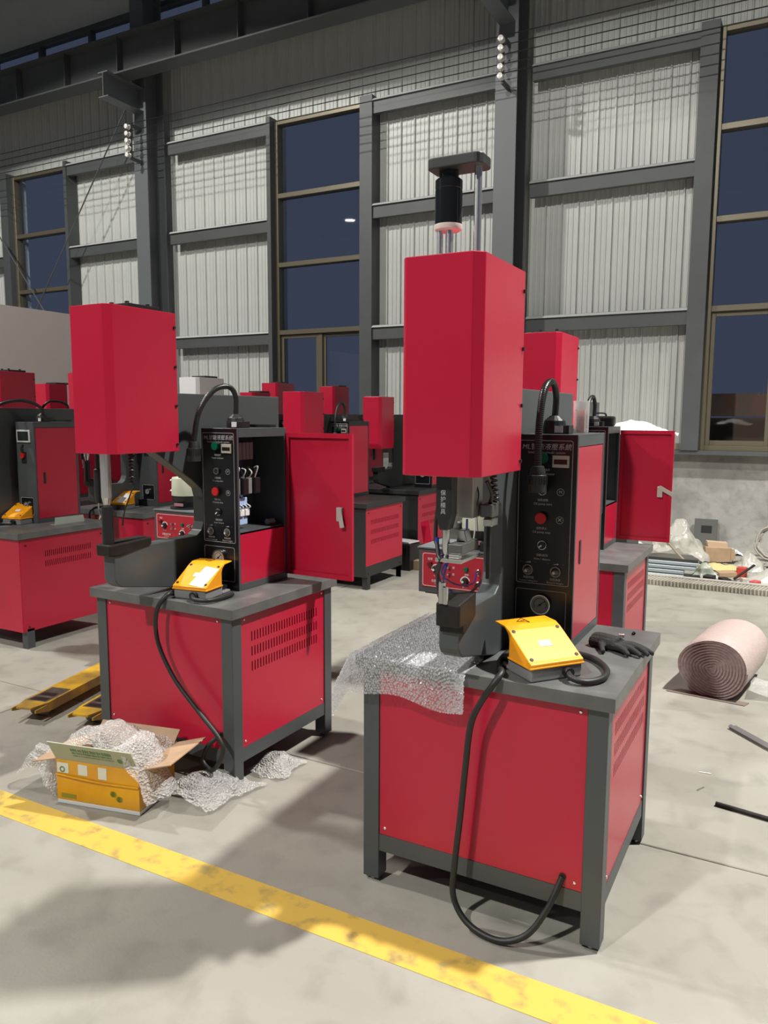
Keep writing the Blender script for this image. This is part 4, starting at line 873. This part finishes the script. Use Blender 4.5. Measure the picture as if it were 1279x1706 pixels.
MB().box(-.06, .06, -.0225, -.0202, .19, .28).xf(Matrix.Translation((-.98, 10.08, .001)) @ Matrix.Rotation(R(-8), 4, 'X')).obj('cut_out', BLK, lo_)
e = empty('cardboard_box', (-.78, 9.25, 0), R(14)); tag(e, 'small crumpled brown cardboard box by the concrete wall', 'carton')
B(-.13, .13, -.09, .09, .001, .17).obj('box_body', CARD, e, bevel=.008); MB().prism([(-.10, .17), (.10, .17), (.10, .215), (-.11, .225)], -.06, .06, 'y').obj('box_flap', mat('card_light', (.50, .36, .25), .8), e)
MB().prism([(.131, .02), (.185, .05), (.17, .15), (.131, .16)], -.08, -.07, 'y').obj('box_flap', CARD, e)
place(crumple(lambda u, v: (-.92+.42*u, 8.62+.22*v, .015+.06*math.sin(math.pi*u)*math.sin(math.pi*v)), 26, 18, .02, 9, 31), 'yellow_cloth', mat('yellow_cloth', (.50, .44, .20), .8), 'pale yellow cloth in front of the brown box', 'cloth')
place(crumple(lambda u, v: (-.92+.26*u, 8.18+.16*v, .01+.13*math.sin(math.pi*u)*math.sin(math.pi*v)), 20, 16, .03, 9, 35), 'plastic_bag', clear('green_film', (.45, .50, .42), .7, .3, .4, 30), 'small greenish clear bag at the end of the steel sections', 'plastic bag')
place(crumple(lambda u, v: (-.58+.30*u, 8.75+.3*v, .01+.19*math.sin(math.pi*u)*math.sin(math.pi*v)), 22, 22, .04, 7, 39), 'plastic_bag', BAG, 'pointed clear bag right of the yellow cloth', 'plastic bag')
place(crumple(lambda u, v: (-.40+.35*u, 8.15+.3*v, .01+.12*math.sin(math.pi*u)*math.sin(math.pi*v)), 22, 22, .04, 7, 43), 'plastic_bag', BAG, 'clear bag with red print at the right edge by the kerb', 'plastic bag')
place(crumple(lambda u, v: (-.80+.36*u, 9.72+.2*v, .01+.07*math.sin(math.pi*u)*math.sin(math.pi*v)), 30, 14, .03, 7, 47), 'foil_sheet', mat('foil', (.42, .42, .41), .35, .5), 'grey crumpled sheet between brown box and cable coil', 'sheet')
ck = MB()
for i in range(9):
    a0 = rr.uniform(0, 6.28); R0 = .19+.02*rr.uniform(-1, 1); pts = []
    for t_ in range(33):
        a = a0+t_/32*6.28; pts.append((-.20+R0*math.cos(a)+.015*rr.uniform(-1, 1), 9.62+.07*math.sin(a*1)+.012*i-.05, .20+R0*math.sin(a)*.93+.008*math.sin(3*a+i)))
    ck.tube(pts, .011, 6, True, 2)
place(ck, 'cable_coil', mat('cable_grey', (.33, .31, .27), .6), 'coil of grey cable leaning at the right edge of the wall', 'cable coil')
for i, (x_, y_, sx, sy, sz, m_, lab) in enumerate(((-.47, 8.45, .05, .04, .10, mat('scrap_red', (.45, .05, .03), .5), 'small red box among the debris'), (-.60, 8.42, .13, .06, .05, CARD, 'flat brown carton scrap beside the red box'), (-.74, 8.12, .06, .05, .05, BLK, 'black plastic scrap near the kerb'), (-.60, 8.10, .07, .04, .04, OXIDE, 'dark metal scrap near the kerb'), (-.33, 8.05, .04, .05, .05, mat('scrap_pink', (.5, .08, .1), .5), 'red crumpled wrapper at the right by the kerb'), (-.85, 7.98, .05, .04, .06, BLK, 'black fitting at the end of the steel sections'))):
    o = MB().prism([(-sx, -sy), (sx*.8, -sy*1.1), (sx, sy*.8), (-sx*.7, sy)], .001, sz, 'z').obj('scrap_piece', m_, bevel=.006); o.location = (x_, y_, 0); o.rotation_euler = (0, 0, i*.7); tag(o, lab, 'scrap', 'debris by the kerb')
place(MB().tube([(-.52, 8.2, .02), (-.36, 8.45, .13)], .012, 6, False), 'steel_bar', OXIDE, 'short dark rod leaning among the debris', 'steel bar')
place(MB().tube([(-1.32, 8.92, .30), (-1.12, 8.72, .14), (-.98, 8.62, .03)], .014, 6, False), 'wood_lath', mat('lath', (.25, .22, .16), .7), 'thin board sloping in front of the large plastic bag', 'board')
o = B(-1.40, -1.32, 10.06, 10.14, 1.1915, 1.27).obj('junction_box', mat('junction', (.2, .16, .12), .6), bevel=.006); tag(o, 'small rusty box on the sill rail beside the right window', 'box')
for i, (pts, r_, m_, lab) in enumerate((
    ([(-1.0, 8.98, .012), (-.8, 9.02, .012), (-.55, 9.2, .012), (-.3, 9.08, .012), (-.1, 9.2, .012)], .010, BLK, 'black cable snaking in front of the brown box'),
    ([(-.62, 9.3, .012), (-.45, 9.42, .012), (-.3, 9.33, .012), (-.38, 9.25, .012), (-.55, 9.24, .012)], .011, MATS['cable_grey'], 'loop of grey cable between box and coil'),
    ([(-.30, 8.62, .014), (-.1, 8.7, .014), (.1, 8.6, .014)], .012, BLK, 'short black hose at the right by the clear bags'))):
    place(MB().tube(pts, r_, 6), 'loose_cable', m_, lab, 'cable', 'loose cables by the wall')
rs = random.Random(11)
for i, (x_, y_, c_, lab) in enumerate(((-.70, 8.36, (.30, .24, .15), 'tan wood chip between green bag and red box'), (-.52, 8.02, (.05, .05, .05), 'dark curled strip by the kerb'), (-.43, 8.20, (.45, .42, .36), 'pale card scrap below the short rod'), (-.25, 8.45, (.40, .38, .33), 'grey card scrap at the right edge'), (-.95, 8.72, (.35, .37, .36), 'grey strip behind the steel section ends'), (-.66, 8.98, (.28, .22, .15), 'brown scrap right of the cardboard box foot'))):
    sx = rs.uniform(.03, .06); o = MB().prism([(-sx, -.02), (sx*.6, -.03), (sx, .015), (-sx*.5, .03)], .001, rs.uniform(.02, .05), 'z').obj('scrap_piece', mat('scrap_%d' % i, c_, .7), bevel=.004); o.location = (x_, y_, 0); o.rotation_euler = (0, 0, i*1.1); tag(o, lab, 'scrap', 'debris by the kerb')
# tool case and plastic on the rear press, crate behind it
tc_ = empty('tool_case', (-1.135, 4.86, 1.5315), R(0)); tag(tc_, 'black tool case standing on the rear press cabinet', 'tool case'); B(-.08, .11, -.03, .04, 0, .062).obj('case_body', BLK, tc_, bevel=.012); MB().tube([(-.02, 0, .06), (-.01, 0, .078), (.05, 0, .078), (.06, 0, .06)], .005, 6).obj('handle', BLK, tc_)
cr = B(-1.40, -1.05, 5.55, 6.0, .001, 1.46).obj('packing_crate', mat('crate_grey', (.06, .06, .06), .7), bevel=.004); tag(cr, 'tall dark packing crate behind the open rear press door', 'crate')
place(crumple(lambda u, v: (-1.36+.57*u, 5.52+.5*v, 1.475+.075*math.sin(math.pi*u)*math.sin(math.pi*v)), 26, 20, .03, 7, 51), 'plastic_sheet', MATS['white_film'], 'white plastic sheet heaped above the open rear press door', 'plastic sheet')
# black crate with papers and leaning red panel by the far black press
e = empty('plastic_crate', (-3.62, 7.18, 0)); tag(e, 'black plastic crate on the floor before the black press', 'crate'); c_ = B(-.17, .13, -.12, .12, .001, .27); c_.obj('crate_body', BLK, e, bevel=.006)
for k in range(5): B(-.16+.06*k, -.145+.06*k, -.128, -.1205, .03, .25).obj('rib', BLK, e)
for k, lab in enumerate(('lower sheaf of white paper on the black crate', 'upper sheaf of white paper on the black crate')):
    o = B(-.14, .10, -.09, .09, .0, .012).obj('paper_sheaf', WHITEP); o.location = (-3.62+.03*k, 7.17, .2715+.013*k); o.rotation_euler = (0, 0, .12-.3*k); tag(o, lab, 'paper', 'papers on the crate')
o = MB().box(-.05, .05, -.006, .006, 0, .42).xf(Matrix.Translation((-3.33, 7.22, .10)) @ Matrix.Rotation(R(-16), 4, 'Y') @ Matrix.Rotation(R(-12), 4, 'X')).obj('red_panel', RED); tag(o, 'narrow red sheet panel leaning beside the feeder control box', 'panel')
st_ = B(-3.50, -3.16, 7.14, 7.24, .001, .099).obj('timber_block', mat('crate_wood', (.34, .25, .15), .8), bevel=.004); tag(st_, 'timber block under the leaning red panel', 'timber')
o = MB().prism([(-.13, 0), (.13, 0), (.13, .004), (-.13, .004)], -.03, -.026, 'y'); o.prism([(-.13, .004), (.13, .004), (.12, .05), (-.125, .055)], -.03, -.027, 'y'); o.box(-.13, .13, -.026, .02, 0, .003)
o = o.obj('acrylic_bracket', clear('acrylic', (.55, .62, .56), .55, .1)); o.location = (-4.70, 3.86, .8005); o.rotation_euler = (0, 0, R(90)); tag(o, 'clear acrylic angle guard on the left edge press table', 'guard')
# stacked timber outside the right window
TIM = mat('outside_timber', (.20, .13, .08), .8)
for r_ in range(6):
    o = B(-1.6, 1.6, 11.3+.03*(r_ % 2), 12.2, .001+r_*.32, .30+r_*.32).obj('timber_pack', TIM); tag(o, 'pack of brown timber outside the right window, layer %s from the ground' % ('one','two','three','four','five','six')[r_], 'timber', 'timber packs outside')
o = struct(B(-24, 10, 10.43, 30, -.3, -.01).obj('ground_outside', mat('outside_ground', (.12, .12, .12), .9))); tag(o, 'dark ground outside the windows')
